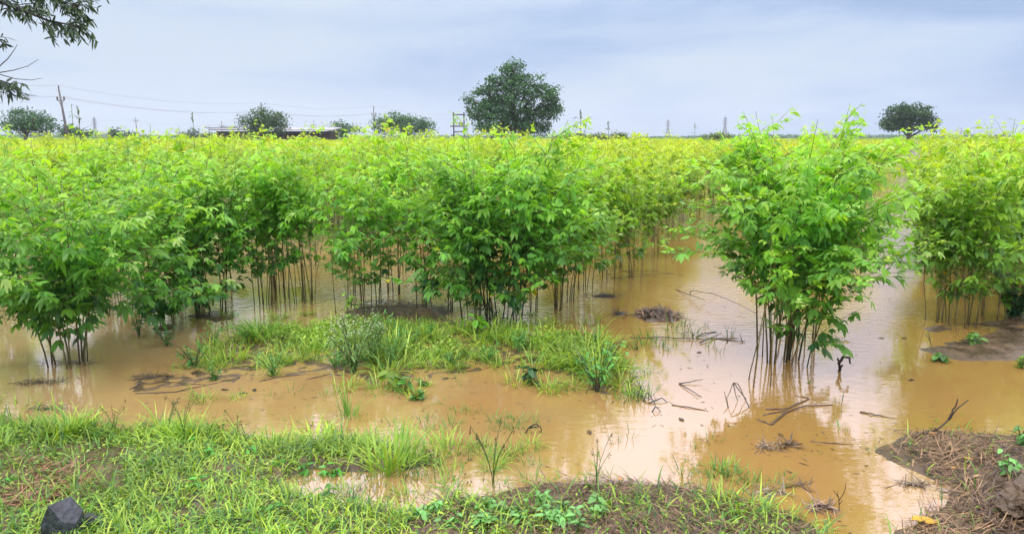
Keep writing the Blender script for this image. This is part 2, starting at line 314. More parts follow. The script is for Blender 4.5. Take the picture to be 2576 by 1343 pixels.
# ------------------------------------------------------------------ crop plants
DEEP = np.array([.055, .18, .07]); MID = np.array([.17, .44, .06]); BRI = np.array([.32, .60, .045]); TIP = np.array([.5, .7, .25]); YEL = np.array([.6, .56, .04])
def crop(seed, h=1.5, Rr=.5, nst=6, leaf_lo=.55, step=.025, big=1.0, lo=False, lean=0.0, brd=.12, stemc=(.19, .17, .075), size=1.0, low=0.0):
    g = np.random.default_rng(seed); stems = []; fol = MB()
    LP, LD, LC, LS = [], [], [], []
    def leafrun(pts, z0, outaz, tip=True):
        pts = np.asarray(pts); seg = np.linalg.norm(np.diff(pts, axis=0), axis=1); cum = np.concatenate([[0], np.cumsum(seg)]); n = int(cum[-1]/step)
        for k in range(n):
            s = (k+.6*g.random())*step; f = s/cum[-1]
            p = np.array([np.interp(s, cum, pts[:, a]) for a in range(3)])
            if p[2] < z0: continue
            a = outaz+g.normal(0, 1.3); ag = f
            LP.append(p); LD.append(a); LC.append(ag); LS.append((p[2]/h))
    for s in range(nst):
        m = MB(); a0 = g.random()*2*math.pi; r0 = (.03+.1*g.random())*big
        b = np.array([math.cos(a0)*r0, math.sin(a0)*r0, -.1]); rr = Rr*.7*math.sqrt(g.random()); a1 = a0+g.normal(0, .5)
        e = np.array([math.cos(a1)*rr+lean, math.sin(a1)*rr, h*(g.uniform(.76, .97) if s else 1)])
        tt = np.linspace(0, 1, 8)
        wob = np.cumsum(g.normal(0, .02, (8, 2)), 0)
        pts = np.stack([b[0]+(e[0]-b[0])*tt**1.5+wob[:, 0]*tt, b[1]+(e[1]-b[1])*tt**1.5+wob[:, 1]*tt, b[2]+(e[2]-b[2])*tt], 1)
        rad = (.0054*big*g.uniform(.7, 1.15))*(1-tt*.75)
        cs = np.array(stemc)*g.uniform(.6, 1.4); cc = np.stack([cs*(.45+.7*x)+np.array([0, .04, 0])*x for x in tt])
        tube(m, pts, rad, cc, 6)
        leafrun(pts, leaf_lo, a1)
        nb = int((e[2]-leaf_lo*.8)/brd)
        for k in range(nb):
            z = leaf_lo*.85+(e[2]-leaf_lo*.85)*(k+g.random())/nb*.93
            if g.random() < low: z = leaf_lo*g.uniform(.35, .9)
            f = z/e[2]; p0 = np.array([np.interp(z, pts[:, 2], pts[:, a]) for a in range(3)])
            a = g.random()*2*math.pi
            if g.random() < .6: a = a1+g.normal(0, .9)
            ln = g.uniform(.2, .55)*(Rr/.5)*(1.15-.55*max(0, (f-.5)*2)); elv = g.uniform(.25, .95)
            t2 = np.linspace(0, 1, 5); hx = ln*math.cos(elv); hz = ln*math.sin(elv)
            bp = np.stack([p0[0]+math.cos(a)*hx*t2, p0[1]+math.sin(a)*hx*t2, p0[2]+hz*t2-.12*ln*t2**2], 1)
            tube(m, bp, .0028*(1-.6*t2)*big, cs*.9+np.array([0.02, .05, 0]), 3, False)
            leafrun(bp, leaf_lo*(.25 if z < leaf_lo*.84 else .85), a)
        stems.append(m)
    P = np.array(LP); n = len(P); A = np.array(LD); AG = np.array(LC); Z = np.array(LS)
    # leaf age plus crown shade put into the colour: young leaves at shoot tips and crown top are bright, old inner leaves deep green
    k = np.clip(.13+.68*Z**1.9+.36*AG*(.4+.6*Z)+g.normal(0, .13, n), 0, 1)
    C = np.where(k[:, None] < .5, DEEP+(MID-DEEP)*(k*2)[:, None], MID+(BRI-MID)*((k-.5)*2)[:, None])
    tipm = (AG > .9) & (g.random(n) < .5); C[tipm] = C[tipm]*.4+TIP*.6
    ym = g.random(n) < .0008+.004*(Z < .55); C[ym] = YEL*g.uniform(.6, 1, (ym.sum(), 1))
    sz = size*(1-.5*np.clip((AG-.8)*5, 0, 1))*g.uniform(.6, 1.3, n)*(1.08-.25*Z)
    el = g.normal(-.2, .45, n)+.45*AG
    out = np.stack([np.cos(A)*np.cos(el), np.sin(A)*np.cos(el), np.sin(el)], 1)
    pet = P+out*np.array([.035])*sz[:, None]
    side = np.stack([-np.sin(A), np.cos(A), np.zeros(n)], 1)
    up = np.cross(side, out)*-1; up = np.where(up[:, 2:3] < 0, -up, up)
    up = unit(up+g.normal(0, .25, (n, 3)))
    dr = g.uniform(0, .65, n)
    for sgn, fl in ((0, 1.0), (1, .85), (-1, .85)):
        d = out+side*sgn*g.uniform(.6, 1.2, (n, 1))+np.array([0, 0, -.2]) if sgn else out
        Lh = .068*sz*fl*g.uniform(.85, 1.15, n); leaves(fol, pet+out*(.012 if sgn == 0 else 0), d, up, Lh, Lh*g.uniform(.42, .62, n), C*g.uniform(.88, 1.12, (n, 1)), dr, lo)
    return stems, fol
def crop_root(name, spec, separate, label, cat='crop plant'):
    st, fo = crop(**spec)
    r = empty(name, (0, 0, 0), 0, label, cat)
    if separate:
        for m in st: m.build('stem', M_stem, r)
    else:
        a = MB()
        for m in st: a.v += m.v; a.c += m.c; a.q += [q+a.n for q in m.q]; a.t += [q+a.n for q in m.t]; a.n += m.n
        a.build('stems', M_stem, r)
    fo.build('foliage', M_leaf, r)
    return r
# front plants: each built once with separate stems; (px, py, spec, label)
def S(seed, **k): d = dict(seed=seed); d.update(k); return d
FR = 'leafy crop plants standing in flood water'
front = [
 (185, 912, S(1, h=1.58, Rr=1.0, nst=12, leaf_lo=.45, big=1.2, step=.0235, low=.18), 'big blue green crop bush at the left edge, its stems rising from brown water'),
 (1262, 822, S(2, h=1.74, Rr=.85, nst=13, leaf_lo=.5, big=1.35, step=.0235, low=.15, stemc=(.05, .05, .03)), 'tall dark stemmed crop bush in front of the big far tree'),
 (1962, 905, S(3, h=1.66, Rr=.9, nst=17, leaf_lo=.58, big=1.2, step=.0235, low=.02, stemc=(.11, .09, .03)), 'big crop bush standing alone in the water right of the open channel'),
 (1905, 968, S(4, h=1.12, Rr=.3, nst=3, leaf_lo=.62, big=1.0, stemc=(.17, .12, .04)), 'thin three stemmed crop plant just in front of the lone bush'),
 (1998, 912, S(5, h=1.35, Rr=.55, nst=3, leaf_lo=.35, lean=.35, stemc=(.12, .11, .03), low=.2), 'leaning crop plant growing out of the right side of the lone bush'),
 (2010, 850, S(13, h=1.84, Rr=.6, lean=-.22, nst=12, leaf_lo=.75, big=1.1), 'tallest crop plant rising behind the lone bush above the horizon'),
 (412, 825, S(6, h=1.48, Rr=.52, nst=6, leaf_lo=.3, low=.35), 'crop plant with leaves nearly down to the water, right of the left edge bush'),
 (545, 798, S(7, h=1.52, Rr=.55, nst=8, leaf_lo=.45, big=1.2, low=.15, stemc=(.06, .06, .03)), 'crop plant with a thick stem clump and a few yellow leaves on dark mud'),
 (660, 768, S(8, h=1.52, Rr=.52, nst=7, leaf_lo=.68, low=.08), ''), (775, 760, S(9, h=1.52, Rr=.55, nst=10, leaf_lo=.72, lean=-.1), ''),
 (858, 800, S(10, h=1.4, Rr=.4, nst=3, leaf_lo=.6, low=.2), 'thin crop plant behind the white flowering weed'),
 (935, 775, S(11, h=1.5, Rr=.5, nst=6, leaf_lo=.65, low=.15), ''), (1045, 790, S(12, h=1.5, Rr=.48, nst=4, leaf_lo=.55, low=.4, stemc=(.05, .05, .03)), ''),
 (1190, 812, S(14, h=1.5, Rr=.5, nst=9, leaf_lo=.6, low=.2, stemc=(.15, .13, .04)), 'crop plant with many pale yellow stems, left of the tall dark stemmed bush'),
]
front_xy = []
LBL = {8: 'slender stemmed crop plant right of the thick clump on dark mud', 9: 'crop plant of many thin leaning stems, bright water behind them', 11: 'crop plant rooted at the left end of the black mud patch', 12: 'dark stemmed crop plant with low hanging leaves on the black mud patch'}
for px, py, sp, lb in front:
    p = G(px, py); r = crop_root('crop_plant', sp, True, lb or LBL[sp['seed']]); r['group'] = FR
    r.location = (p[0], p[1], 0); front_xy.append((p[0], p[1]))
# variants for the copies
vs_sep = [crop_root('crop_plant', S(20+i, h=1.5+.05*(i % 3), Rr=.5, nst=5+i % 3, leaf_lo=.56+.04*(i % 2), low=.12), True, 'x') for i in range(4)]
vs_leg = [crop_root('crop_plant', S(70+i, h=1.48+.06*i, Rr=.52, nst=5+i, leaf_lo=.58, low=.14, big=.85, stemc=(.20, .18, .08)), True, 'x') for i in range(3)]
vs_mrg = [crop_root('crop_plant', S(30+i, h=1.44+.05*(i % 3), Rr=.56, nst=5, leaf_lo=.68, step=.031), False, 'x') for i in range(5)]
more = [ # (px, py, yellowing by sunlight, label) copies along the edges of the field
 (20, 762, .1, 'crop plant at the very left of the photo behind the left edge bush'),
 (300, 790, .1, 'crop plant just behind the left edge bush, its stems hidden'),
 (505, 790, .1, 'slim crop plant left of the thick clump on dark mud'),
 (700, 752, .1, 'crop plant between the slender stemmed plant and the leaning stems'),
 (1110, 778, .15, 'crop plant at the right end of the black mud patch'),
 (1330, 790, .2, 'crop plant pressed against the right side of the tall dark stemmed bush'),
 (1405, 780, .3, 'crop plant two places right of the tall dark stemmed bush'),
 (1425, 756, .4, 'crop plant at the near corner of the open water channel'),
 (1470, 728, .6, 'second crop plant from the near corner along the channel'),
 (1525, 700, .7, 'third crop plant from the near corner along the channel'),
 (1565, 674, .8, 'fourth crop plant along the channel, beside a yellow leaf'),
 (1602, 648, .9, 'fifth crop plant along the left side of the channel'),
 (1640, 608, .9, 'yellow green crop plant near the far end of the channel'),
 (1684, 580, 1., 'yellow green crop plant left of the two closing the channel'),
 (1722, 555, 1., 'yellow green crop plant closing the far end of the channel'),
 (1752, 532, 1., 'yellow green crop plant half hidden by the lone bush'),
 (1598, 700, .6, 'thin pale stemmed plant leaning into the channel, nearest of two'),
 (1660, 640, .8, 'thin pale stemmed plant leaning into the channel, farther of two'),
 (2345, 806, .5, 'first crop plant of the right field edge, stems over white water'),
 (2388, 815, .5, 'second crop plant of the right field edge, stems on dark mud'),
 (2432, 820, .5, 'crop plant standing at the mud isle on the right'),
 (2478, 800, .5, 'crop plant left of the dark low shrub'),
 (2540, 770, .5, 'crop plant rising over the dark low shrub on the right'),
]
def sun_tint(y): return (1+.42*y, 1+.03*y, 1-.35*y)  # sunlight on the farther crop, painted in as a yellower leaf colour
for i, (px, py, yl, lb) in enumerate(more):
    p = G(px, py); front_xy.append((p[0], p[1]))
    dup(vs_sep[i % 4] if i < 7 else vs_leg[i % 3], (p[0], p[1], 0), rng.random()*6.28, rng.uniform(.95, 1.08), lb, 'crop plants along the edges of the flooded field', sun_tint(yl))
# field fill
fb = [(-900, 740), (-50, 745), (150, 765), (430, 790), (560, 770), (860, 745), (1120, 750), (1300, 770), (1400, 750), (1455, 715), (1515, 680), (1585, 625), (1660, 570), (1710, 545), (1800, 530), (1870, 550), (2000, 640), (2150, 655), (2250, 640), (2290, 700), (2330, 770), (2460, 775), (2600, 740), (3400, 700)]
def px_of(X, Y, Z=0):
    a = Y*math.cos(PITCH)-(Z-H)*math.sin(PITCH); v = Y*math.sin(PITCH)+(Z-H)*math.cos(PITCH)
    return CX+F*X/a, CY-F*v/a
cand = []
dr_ = np.array([math.sin(R(21)), math.cos(R(21))]); pr_ = np.array([dr_[1], -dr_[0]])
for u in np.arange(-75, 75, .66):
    for v_ in np.arange(-30, 80, .58):
        q = pr_*(u+rng.normal(0, .07))+dr_*(v_+rng.normal(0, .16))
        if q[1] < 4.5 or q[1] > 46 or abs(q[0]) > .69*q[1]*1.3+1.0: continue
        pxx, pyy = px_of(q[0], q[1]); lim = np.interp(pxx, [a for a, _ in fb], [b for _, b in fb])
        if pyy > lim: continue
        if any((q[0]-a)**2+(q[1]-b)**2 < .18 for a, b in front_xy): continue
        # the second furrow towards the lone right tree
        g2a = G(2225, 650)[:2]; g2b = np.array([(2290-CX)/F*100, 100]); dd = g2b-g2a; tt = np.dot(q-g2a, dd)/np.dot(dd, dd)
        if 0 < tt and np.linalg.norm(q-g2a-dd*tt) < .42+.4*vnoise(q[0], q[1], .3, 5) : continue
        if q[0] < .17*q[1] and 8.1 < q[1] < 11.9 and rng.random() < .88: continue
        cand.append((math.hypot(*q), q[0], q[1]))
cand.sort()
NIND = 255
inframe = lambda x, y: abs(x) < .69*y+.45
nind = 0; rest = []
for dd, x, y in cand:
    if nind < NIND and inframe(x, y):
        nind += 1
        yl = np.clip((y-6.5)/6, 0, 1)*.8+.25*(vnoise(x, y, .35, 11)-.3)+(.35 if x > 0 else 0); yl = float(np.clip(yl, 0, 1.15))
        pxx, _ = px_of(x, y)
        if pxx < 1700:
            lb = 'yellow green crop plant crowded behind the front plants, left of the channel'; gp = 'crop plants crowding the field left of the channel'
            if y < 8.2: lb = 'green crop plant directly behind the front plants, left of the channel'
        elif pxx < 2285: lb = 'yellow green crop plant in the field behind the lone bush'; gp = 'crop plants in the field behind the lone bush'
        else: lb = 'yellow green crop plant in the thick field at the right edge'; gp = 'crop plants crowding the field on the right'
        sc = rng.uniform(.94, 1.08)*(1.0+.04*(x < 0)); sc = (sc, sc, sc*rng.uniform(.91, 1.12)) 
        dup(vs_mrg[int(rng.integers(5))] if y > (12 if x > .17*y else 7.9) else (vs_leg[int(rng.integers(3))] if x > .1*y else vs_sep[int(rng.integers(4))]), (x, y, 0), rng.random()*6.28, sc, lb, gp, sun_tint(yl))
    else: rest.append((x, y))
for r in vs_sep+vs_mrg+vs_leg:
    for c in kids(r): bpy.data.objects.remove(c)
    bpy.data.objects.remove(r)
# the rest of the field: one mass
far = MB(); tmpl = []
for i in range(4):
    st, fo = crop(seed=50+i, h=1.42, Rr=.55, nst=4, leaf_lo=.75, step=.085, brd=.17, lo=True, size=1.3)
    tmpl.append((np.concatenate(fo.v), np.concatenate(fo.c), np.concatenate(fo.q), st))
for k, (x, y) in enumerate(rest):
    v, c, q, st = tmpl[k % 4]; a = rng.random()*6.28; s = rng.uniform(.88, 1.08)
    yl = min(1.0, max(0, (y-6.5)/6)*.8+.3*vnoise(x, y, .35, 11)+(.3 if x > 0 else 0)); tn = np.array(sun_tint(yl))
    ca, sa = math.cos(a)*s, math.sin(a)*s
    vv = np.stack([v[:, 0]*ca-v[:, 1]*sa+x, v[:, 0]*sa+v[:, 1]*ca+y, v[:, 2]*s], 1)
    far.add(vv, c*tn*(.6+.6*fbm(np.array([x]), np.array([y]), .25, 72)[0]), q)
    if y < 24:
        for m in st:
            far.add(np.stack([(t_ := np.concatenate(m.v[:1]))[:, 0]*ca-t_[:, 1]*sa+x, t_[:, 0]*sa+t_[:, 1]*ca+y, t_[:, 2]*s], 1), m.c[0], m.q[0])
n = 18500
yy = np.sqrt(rng.uniform(44**2, 170**2, n)); xx = rng.uniform(-1, 1, n)*(.69*yy*1.35+2)
g2 = (2290-CX)/F*yy; ok = (np.abs(xx-g2) > .6+.004*yy) ; xx = xx[ok]; yy = yy[ok]; n = len(xx)
m_ = 12; P = np.repeat(np.stack([xx, yy, np.zeros(n)], 1), m_, 0); nn = len(P)
hh = 1.05+.35*vnoise(P[:, 0], P[:, 1], .12, 4)
P[:, 0] += rng.normal(0, .5, nn); P[:, 1] += rng.normal(0, .5, nn); P[:, 2] = hh*(1-rng.random(nn)**2*.5)
A = rng.random(nn)*6.28; D = np.stack([np.cos(A), np.sin(A), rng.normal(.1, .5, nn)], 1)
k = np.clip(rng.normal(.75, .2, nn), 0, 1)
C = (MID+(BRI-MID)*k[:, None])*np.array(sun_tint(.7))*(.45+.8*fbm(P[:, 0], P[:, 1], .09, 71))[:, None]
leaves(far, P, D, unit(rng.normal(0, .4, (nn, 3))+[0, 0, 1]), rng.uniform(.2, .4, nn), rng.uniform(.1, .2, nn), C, .3, True)
tag(far.build('crop_field', M_leaf), 'bright yellow green mass of crop stretching to the horizon', 'crop field', kind='stuff')
# ------------------------------------------------------------------ far trees
TD = np.array([.03, .10, .04]); TL = np.array([.10, .24, .075])
def far_tree(name, Y, base_px, lobes, n_cl, leaf, label, trunk=.22, dark=TD, light=TL, per=34, spread=.42, group=None, cat='tree', haze=0.0, seed=0, bare=0):
    g = np.random.default_rng(100+seed); r = empty(name, (0, 0, 0), 0, label, cat, group)
    b = AT(base_px[0], base_px[1], Y); b[2] = 0; cr_ = MB(); tk = MB()
    r.location = tuple(b)
    vol = np.array([l[2]*l[3] for l in lobes], float); vol /= vol.sum(); cs = []
    cen = []
    for (lx, ly, rx, ry), f in zip(lobes, vol):
        c0 = AT(lx, ly, Y)-b; k = Y/F; c0[1] = g.normal(0, .35)*rx*k; m = max(3, int(n_cl*f)); cen.append(c0)
        d = unit(g.normal(0, 1, (m, 3)))*(g.uniform(.45, 1.0, (m, 1))**.7)
        cs.append(c0+d*np.array([rx*k, rx*k*.9, ry*k]))
    top = max(c[2] for c in cen)*.55
    bend = g.normal(0, .2, 2)
    tp = np.array([[0, 0, -.3], [bend[0]*.3, bend[1]*.3, top*.35], [bend[0], bend[1], top*.7], [bend[0]*1.2, bend[1], top]])
    tube(tk, tp, np.array([trunk*1.25, trunk, trunk*.8, trunk*.5]), (.07, .055, .045), 8)
    limbs = MB()
    for c0, cc in zip(cen, cs):
        s = tp[1]+(tp[3]-tp[1])*g.uniform(.1, .9); mid = s+(c0-s)*.5+np.array([0, 0, .12*top])
        tube(limbs, [s, mid, c0], np.array([trunk*.5, trunk*.34, trunk*.2]), (.06, .05, .04), 5)
        for c1 in cc[:min(len(cc), 14)]:
            tube(limbs, [c0, (c0+c1)/2+g.normal(0, .1, 3), c1], np.array([.2, .13, .05])*trunk, (.06, .05, .04), 4, False)
        for _ in range(bare):
            c1 = cc[int(g.integers(len(cc)))]; e = c1+unit(c1-c0)*g.uniform(.5, 1.1)
            tube(limbs, [c0, c1, e], np.array([.14, .1, .05])*trunk, (.07, .06, .05), 4, False)
    C = np.concatenate(cs); m = len(C)
    P = np.repeat(C, per, 0)+g.normal(0, spread, (m*per, 3))*np.array([1, 1, .6]); n = len(P)
    D = unit(g.normal(0, 1, (n, 3))*[1, 1, .6]+[0, 0, -.2])
    t_ = np.clip(g.normal(.4, .25, n)+np.repeat(g.normal(0, .12, m), per), 0, 1)
    leaves(cr_, P, D, unit(g.normal(0, .6, (n, 3))+[0, 0, 1]), leaf*g.uniform(.7, 1.3, n), leaf*.5*g.uniform(.7, 1.3, n), dark+(light-dark)*t_[:, None], .2, True)
    tk.build('trunk', M_bark, r); limbs.build('limbs', M_bark, r); cr_.build('crown', M_tree, r)
    return r
far_tree('field_tree', 71, (1290, 350), [(1292, 182, 30, 34), (1262, 215, 40, 30), (1330, 215, 40, 30), (1232, 240, 38, 26), (1370, 236, 34, 22), (1205, 278, 38, 22), (1383, 280, 34, 24), (1290, 262, 62, 40), (1240, 300, 46, 30), (1340, 305, 48, 30), (1180, 250, 22, 8), (1290, 322, 60, 18), (1395, 258, 20, 14)],
         400, .27, 'largest dark green tree, open crown rising in the middle of the horizon', trunk=.28, per=38, spread=.3, seed=1, bare=2)
far_tree('field_tree', 104, (2287, 345), [(2262, 286, 30, 24), (2312, 284, 30, 23), (2290, 276, 30, 18), (2290, 305, 55, 22), (2243, 310, 22, 16), (2338, 308, 20, 18), (2232, 318, 12, 6), (2350, 322, 10, 6)],
         230, .36, 'round crowned dark tree standing alone at the right of the horizon', trunk=.3, per=32, spread=.33, seed=2, light=np.array([.08, .15, .045]))
far_tree('round_tree', 88, (60, 350), [(40, 305, 45, 26), (85, 298, 38, 24), (60, 315, 62, 22)], 120, .3, 'dark round tree at the left edge, behind the crop and left of the nearest pole', per=34, spread=.4, seed=3)
far_tree('round_tree', 98, (662, 352), [(660, 296, 40, 24), (695, 300, 24, 20), (630, 310, 34, 20), (662, 315, 56, 20)], 130, .3, 'tree with a loose pale green top right in front of the dark shed', per=32, spread=.42, seed=4, light=np.array([.09, .17, .05]))
far_tree('round_tree', 100, (1015, 352), [(1000, 302, 42, 20), (1050, 312, 38, 18), (970, 316, 30, 18), (1015, 320, 74, 20)], 150, .3, 'wide dense dark tree between the slim pole and the double pole', per=36, spread=.42, seed=5)
far_tree('round_tree', 120, (862, 350), [(860, 318, 26, 12), (885, 326, 22, 10), (850, 330, 30, 12)], 50, .34, 'small tree over the right end of the shed roof', per=26, spread=.45, seed=6)
far_tree('round_tree', 110, (1235, 350), [(1225, 322, 28, 14), (1250, 330, 30, 12)], 50, .3, 'low dark bushy tree at the foot of the largest tree', per=30, spread=.4, seed=7)
for i, (px, py, rx, ry, Y, lb) in enumerate([(180, 328, 22, 10, 120, 'small dark bush tree right beside the nearest leaning pole'), (215, 334, 24, 8, 130, 'low bush below the left distant pylon'),
        (300, 336, 18, 12, 140, 'small dark tree between the left pylon and the thin distant pole'), (330, 342, 14, 8, 150, 'tiny bush at the foot of the thin distant pole'), (462, 341, 18, 8, 200, 'tiny distant tree left of the shed'),
        (497, 336, 20, 10, 180, 'small distant tree close to the left end of the shed'), (522, 342, 12, 8, 170, 'tiny bush touching the left end of the shed')]):
    far_tree('small_tree', Y, (px, 352), [(px, py, rx, ry), (px-rx*.4, py+3, rx*.7, ry*.8)], 26, .45, lb, trunk=.12, per=24, spread=.4, group='small trees along the left horizon', seed=20+i, light=np.array([.06, .13, .07]))
for i, (px, rx, lb) in enumerate([(1430, 34, 'low brownish green bush right of the largest tree'), (1490, 40, 'widest low bush on the horizon right of the largest tree'), (1548, 30, 'low bush on the horizon left of the middle pylon'), (1800, 40, 'low grey green bush at the foot of the tall right pylon')]):
    far_tree('low_bush', 75, (px, 352), [(px, 347, rx, 7), (px+rx*.3, 344, rx*.5, 6)], 40, .22, lb, trunk=.06, per=28, spread=.3, group='low bushes on the horizon', cat='bush', seed=40+i, dark=np.array([.06, .11, .03]), light=np.array([.17, .27, .06]))
# far treeline, one mass
tl = MB(); n = 5200; X = rng.uniform(-420, 520, n); Yv = rng.uniform(480, 560, n); hgt = .7+1.6*np.clip(fbm(X, Yv*0, .012, 31)*2-.35, 0, 1.3)
m_ = 5; P = np.repeat(np.stack([X, Yv, np.zeros(n)], 1), m_, 0)+rng.normal(0, 1, (n*m_, 3)); P[:, 2] = np.repeat(hgt, m_)*rng.random(n*m_)
D = unit(rng.normal(0, 1, (n*m_, 3))); leaves(tl, P, D, unit(rng.normal(0, 1, (n*m_, 3))), 2.2, 1.3, TD+(TL-TD)*rng.random((n*m_, 1)), 0, True)
tag(tl.build('treeline', M_tree), 'thin dark line of far trees along the horizon', 'treeline', kind='stuff')

# ------------------------------------------------------------------ shed, poles, wires, pylons
def box(mb, a, b_, c, rz=0):
    a = np.array(a, float); b_ = np.array(b_, float); v = np.array([[x, y, z] for x in (a[0], b_[0]) for y in (a[1], b_[1]) for z in (a[2], b_[2])])
    mb.add(v, c, [(0, 1, 3, 2), (4, 6, 7, 5), (0, 4, 5, 1), (2, 3, 7, 6), (0, 2, 6, 4), (1, 5, 7, 3)])
def bar(mb, a, b_, r, c=(.1, .1, .1), s=4): tube(mb, [a, b_], r, c, s)
Ys = 108; p0 = AT(543, 328, Ys); p1 = AT(830, 331, Ys); ztop = p0[2]
sh = empty('shed', (p0[0], Ys, 0), 0, 'long dark brown shed with a thin pale metal roof beyond the crop', 'shed')
Ls = p1[0]-p0[0]; m = MB(); box(m, (0, 0, -.2), (Ls, 5, ztop-.15), (.045, .028, .022))
for k in range(1, 14): box(m, (Ls*k/14-.06, -.08, -.1), (Ls*k/14+.06, -.003, ztop-.2), (.035, .022, .02))
m.build('wall', M_bark, sh, False)
m = MB(); m.add([(-.8, -.8, ztop), (Ls+.5, -.8, ztop-.05), (Ls+.5, 5.6, ztop+.35), (-.8, 5.6, ztop+.4), (-.8, -.8, ztop+.12), (Ls+.5, -.8, ztop+.07), (Ls+.5, 5.6, ztop+.47), (-.8, 5.6, ztop+.52)], (.3, .31, .32), [(0, 3, 2, 1), (4, 5, 6, 7), (0, 1, 5, 4), (1, 2, 6, 5), (2, 3, 7, 6), (3, 0, 4, 7)])
m.build('roof', M_metal, sh, False)
m = MB(); box(m, (-1.3, -1.0, ztop+.3), (3.2, .2, ztop+.37), (.05, .045, .045)); box(m, (1.0, -.95, ztop+.42), (5.2, .1, ztop+.48), (.07, .06, .06)); m.build('loose_sheet', M_metal, sh, False)

pole_top = {}
def power_pole(px, py, Y, lean, label, arm=.9, arm_drop=.9, r=.14, group='concrete power poles across the fields'):
    t_ = AT(px, py, Y); base = np.array([t_[0]+lean, Y, 0]); ro = empty('power_pole', tuple(base), 0, label, 'power pole', group)
    tt = t_-base; m = MB(); tube(m, [(0, 0, -.3), tt*.5, tt], np.array([r*1.2, r, r*.7]), (.13, .12, .115), 6); m.build('pole', M_conc, ro)
    m = MB(); c = tt*(1-arm_drop/tt[2]); bar(m, c+[-arm, 0, 0], c+[arm, 0, 0], .045); bar(m, c+[-arm*.7, 0, 0], c-[0, 0, .7], .03); bar(m, c+[arm*.7, 0, 0], c-[0, 0, .7], .03); m.build('crossarm', M_metal, ro)
    for s in (-1, 1):
        q = c+np.array([s*arm*.93, 0, 0]); m = MB(); tube(m, [q, q+[0, 0, .2], q+[0, 0, .32], q+[0, 0, .5]], np.array([.04, .1, .1, .05]), (.09, .06, .05), 6); m.build('insulator', M_metal, ro)
    m = MB(); tube(m, [tt-[0, 0, .1], tt+[0, 0, .3], tt+[0, 0, .55]], np.array([.06, .08, .03]), (.09, .06, .05), 6); m.build('insulator', M_metal, ro)
    pole_top[px] = (t_+[0, 0, .5], base+c+[-arm*.93, 0, .45], base+c+[arm*.93, 0, .45])
power_pole(148, 226, 94, .65, 'nearest power pole, leaning slightly, at the left over the crop', arm=.45, arm_drop=1.3, r=.14)
power_pole(657, 266, 130, .2, 'power pole standing behind the loose topped tree at the shed', arm=.45, arm_drop=1.4, r=.12)
power_pole(940, 274, 150, 0, 'slim power pole left of the wide dense dark tree', arm=.42, arm_drop=1.3, r=.12)
power_pole(341, 300, 240, .1, 'thin distant power pole alone left of the shed', arm=.7, arm_drop=.6, r=.14)
power_pole(557, 308, 260, 0, 'tiny distant pole end sticking up behind the shed roof', arm=.9, arm_drop=1.3, r=.13)
power_pole(789, 306, 270, 0, 'tiny distant pole end between the two trees by the shed', arm=.9, arm_drop=1.3, r=.13)
Yh = 195; a = AT(1141, 286, Yh); b2 = AT(1167, 284, Yh); hp = empty('double_pole', (a[0], Yh, 0), 0, 'double pole with two cross beams left of the largest tree', 'power pole')
wd = b2[0]-a[0]
for x in (0, wd):
    m = MB(); tube(m, [(x, 0, -.3), (x, 0, a[2]+.3)], .2, (.07, .06, .055), 6); m.build('pole', M_conc, hp)
for zz, ex in ((a[2]-.3, .3), (a[2]-3.2, .9), (2.9, .1)):
    m = MB(); bar(m, (-ex, -.2, zz), (wd+ex, -.2, zz), .16, (.07, .06, .055)); m.build('cross_beam', M_metal, hp)
for k in range(3):
    q = np.array([wd*(.25+.3*k), -.2, a[2]-3.1]); m = MB(); tube(m, [q, q+[0, 0, .5], q+[0, 0, .9]], np.array([.08, .16, .06]), (.12, .09, .08), 6); m.build('insulator', M_metal, hp)
hp_t = np.array([a[0]+wd/2, Yh, a[2]]); 
def wire(a, b_, sag, label, r=.014):
    t_ = np.linspace(0, 1, 26)[:, None]; pts = np.array(a)*(1-t_)+np.array(b_)*t_; pts[:, 2] -= 4*sag*(t_*(1-t_))[:, 0]
    m = MB(); tube(m, pts, r, (.3, .31, .33), 4); tag(m.build('power_line', M_wire), label, 'power line', 'power lines strung between the poles')
A1, A2, A3 = pole_top[148], pole_top[657], pole_top[940]
nm = ['top wire', 'left arm wire', 'right arm wire']
for k in range(3):
    off = A1[k]+np.array([-42, -22, -.6]); wire(A1[k], off, .35, nm[k]+' running left from the nearest leaning pole')
    wire(A1[k], A2[k], .9, nm[k]+' between the nearest pole and the pole at the shed')
    wire(A2[k], A3[k], .7, nm[k]+' between the pole at the shed and the slim pole')
    wire(A3[k], hp_t+[0, 0, -.2-1.0*(k > 0)], .6, nm[k]+' between the slim pole and the double pole')
B1, B2, B3 = pole_top[341], pole_top[557], pole_top[789]
wire(B1[1], B1[1]+[-60, -20, -.6], 1.0, 'faint wire running left from the thin distant pole'); wire(B1[1], B2[1], .8, 'faint wire from the thin distant pole to the shed roof')
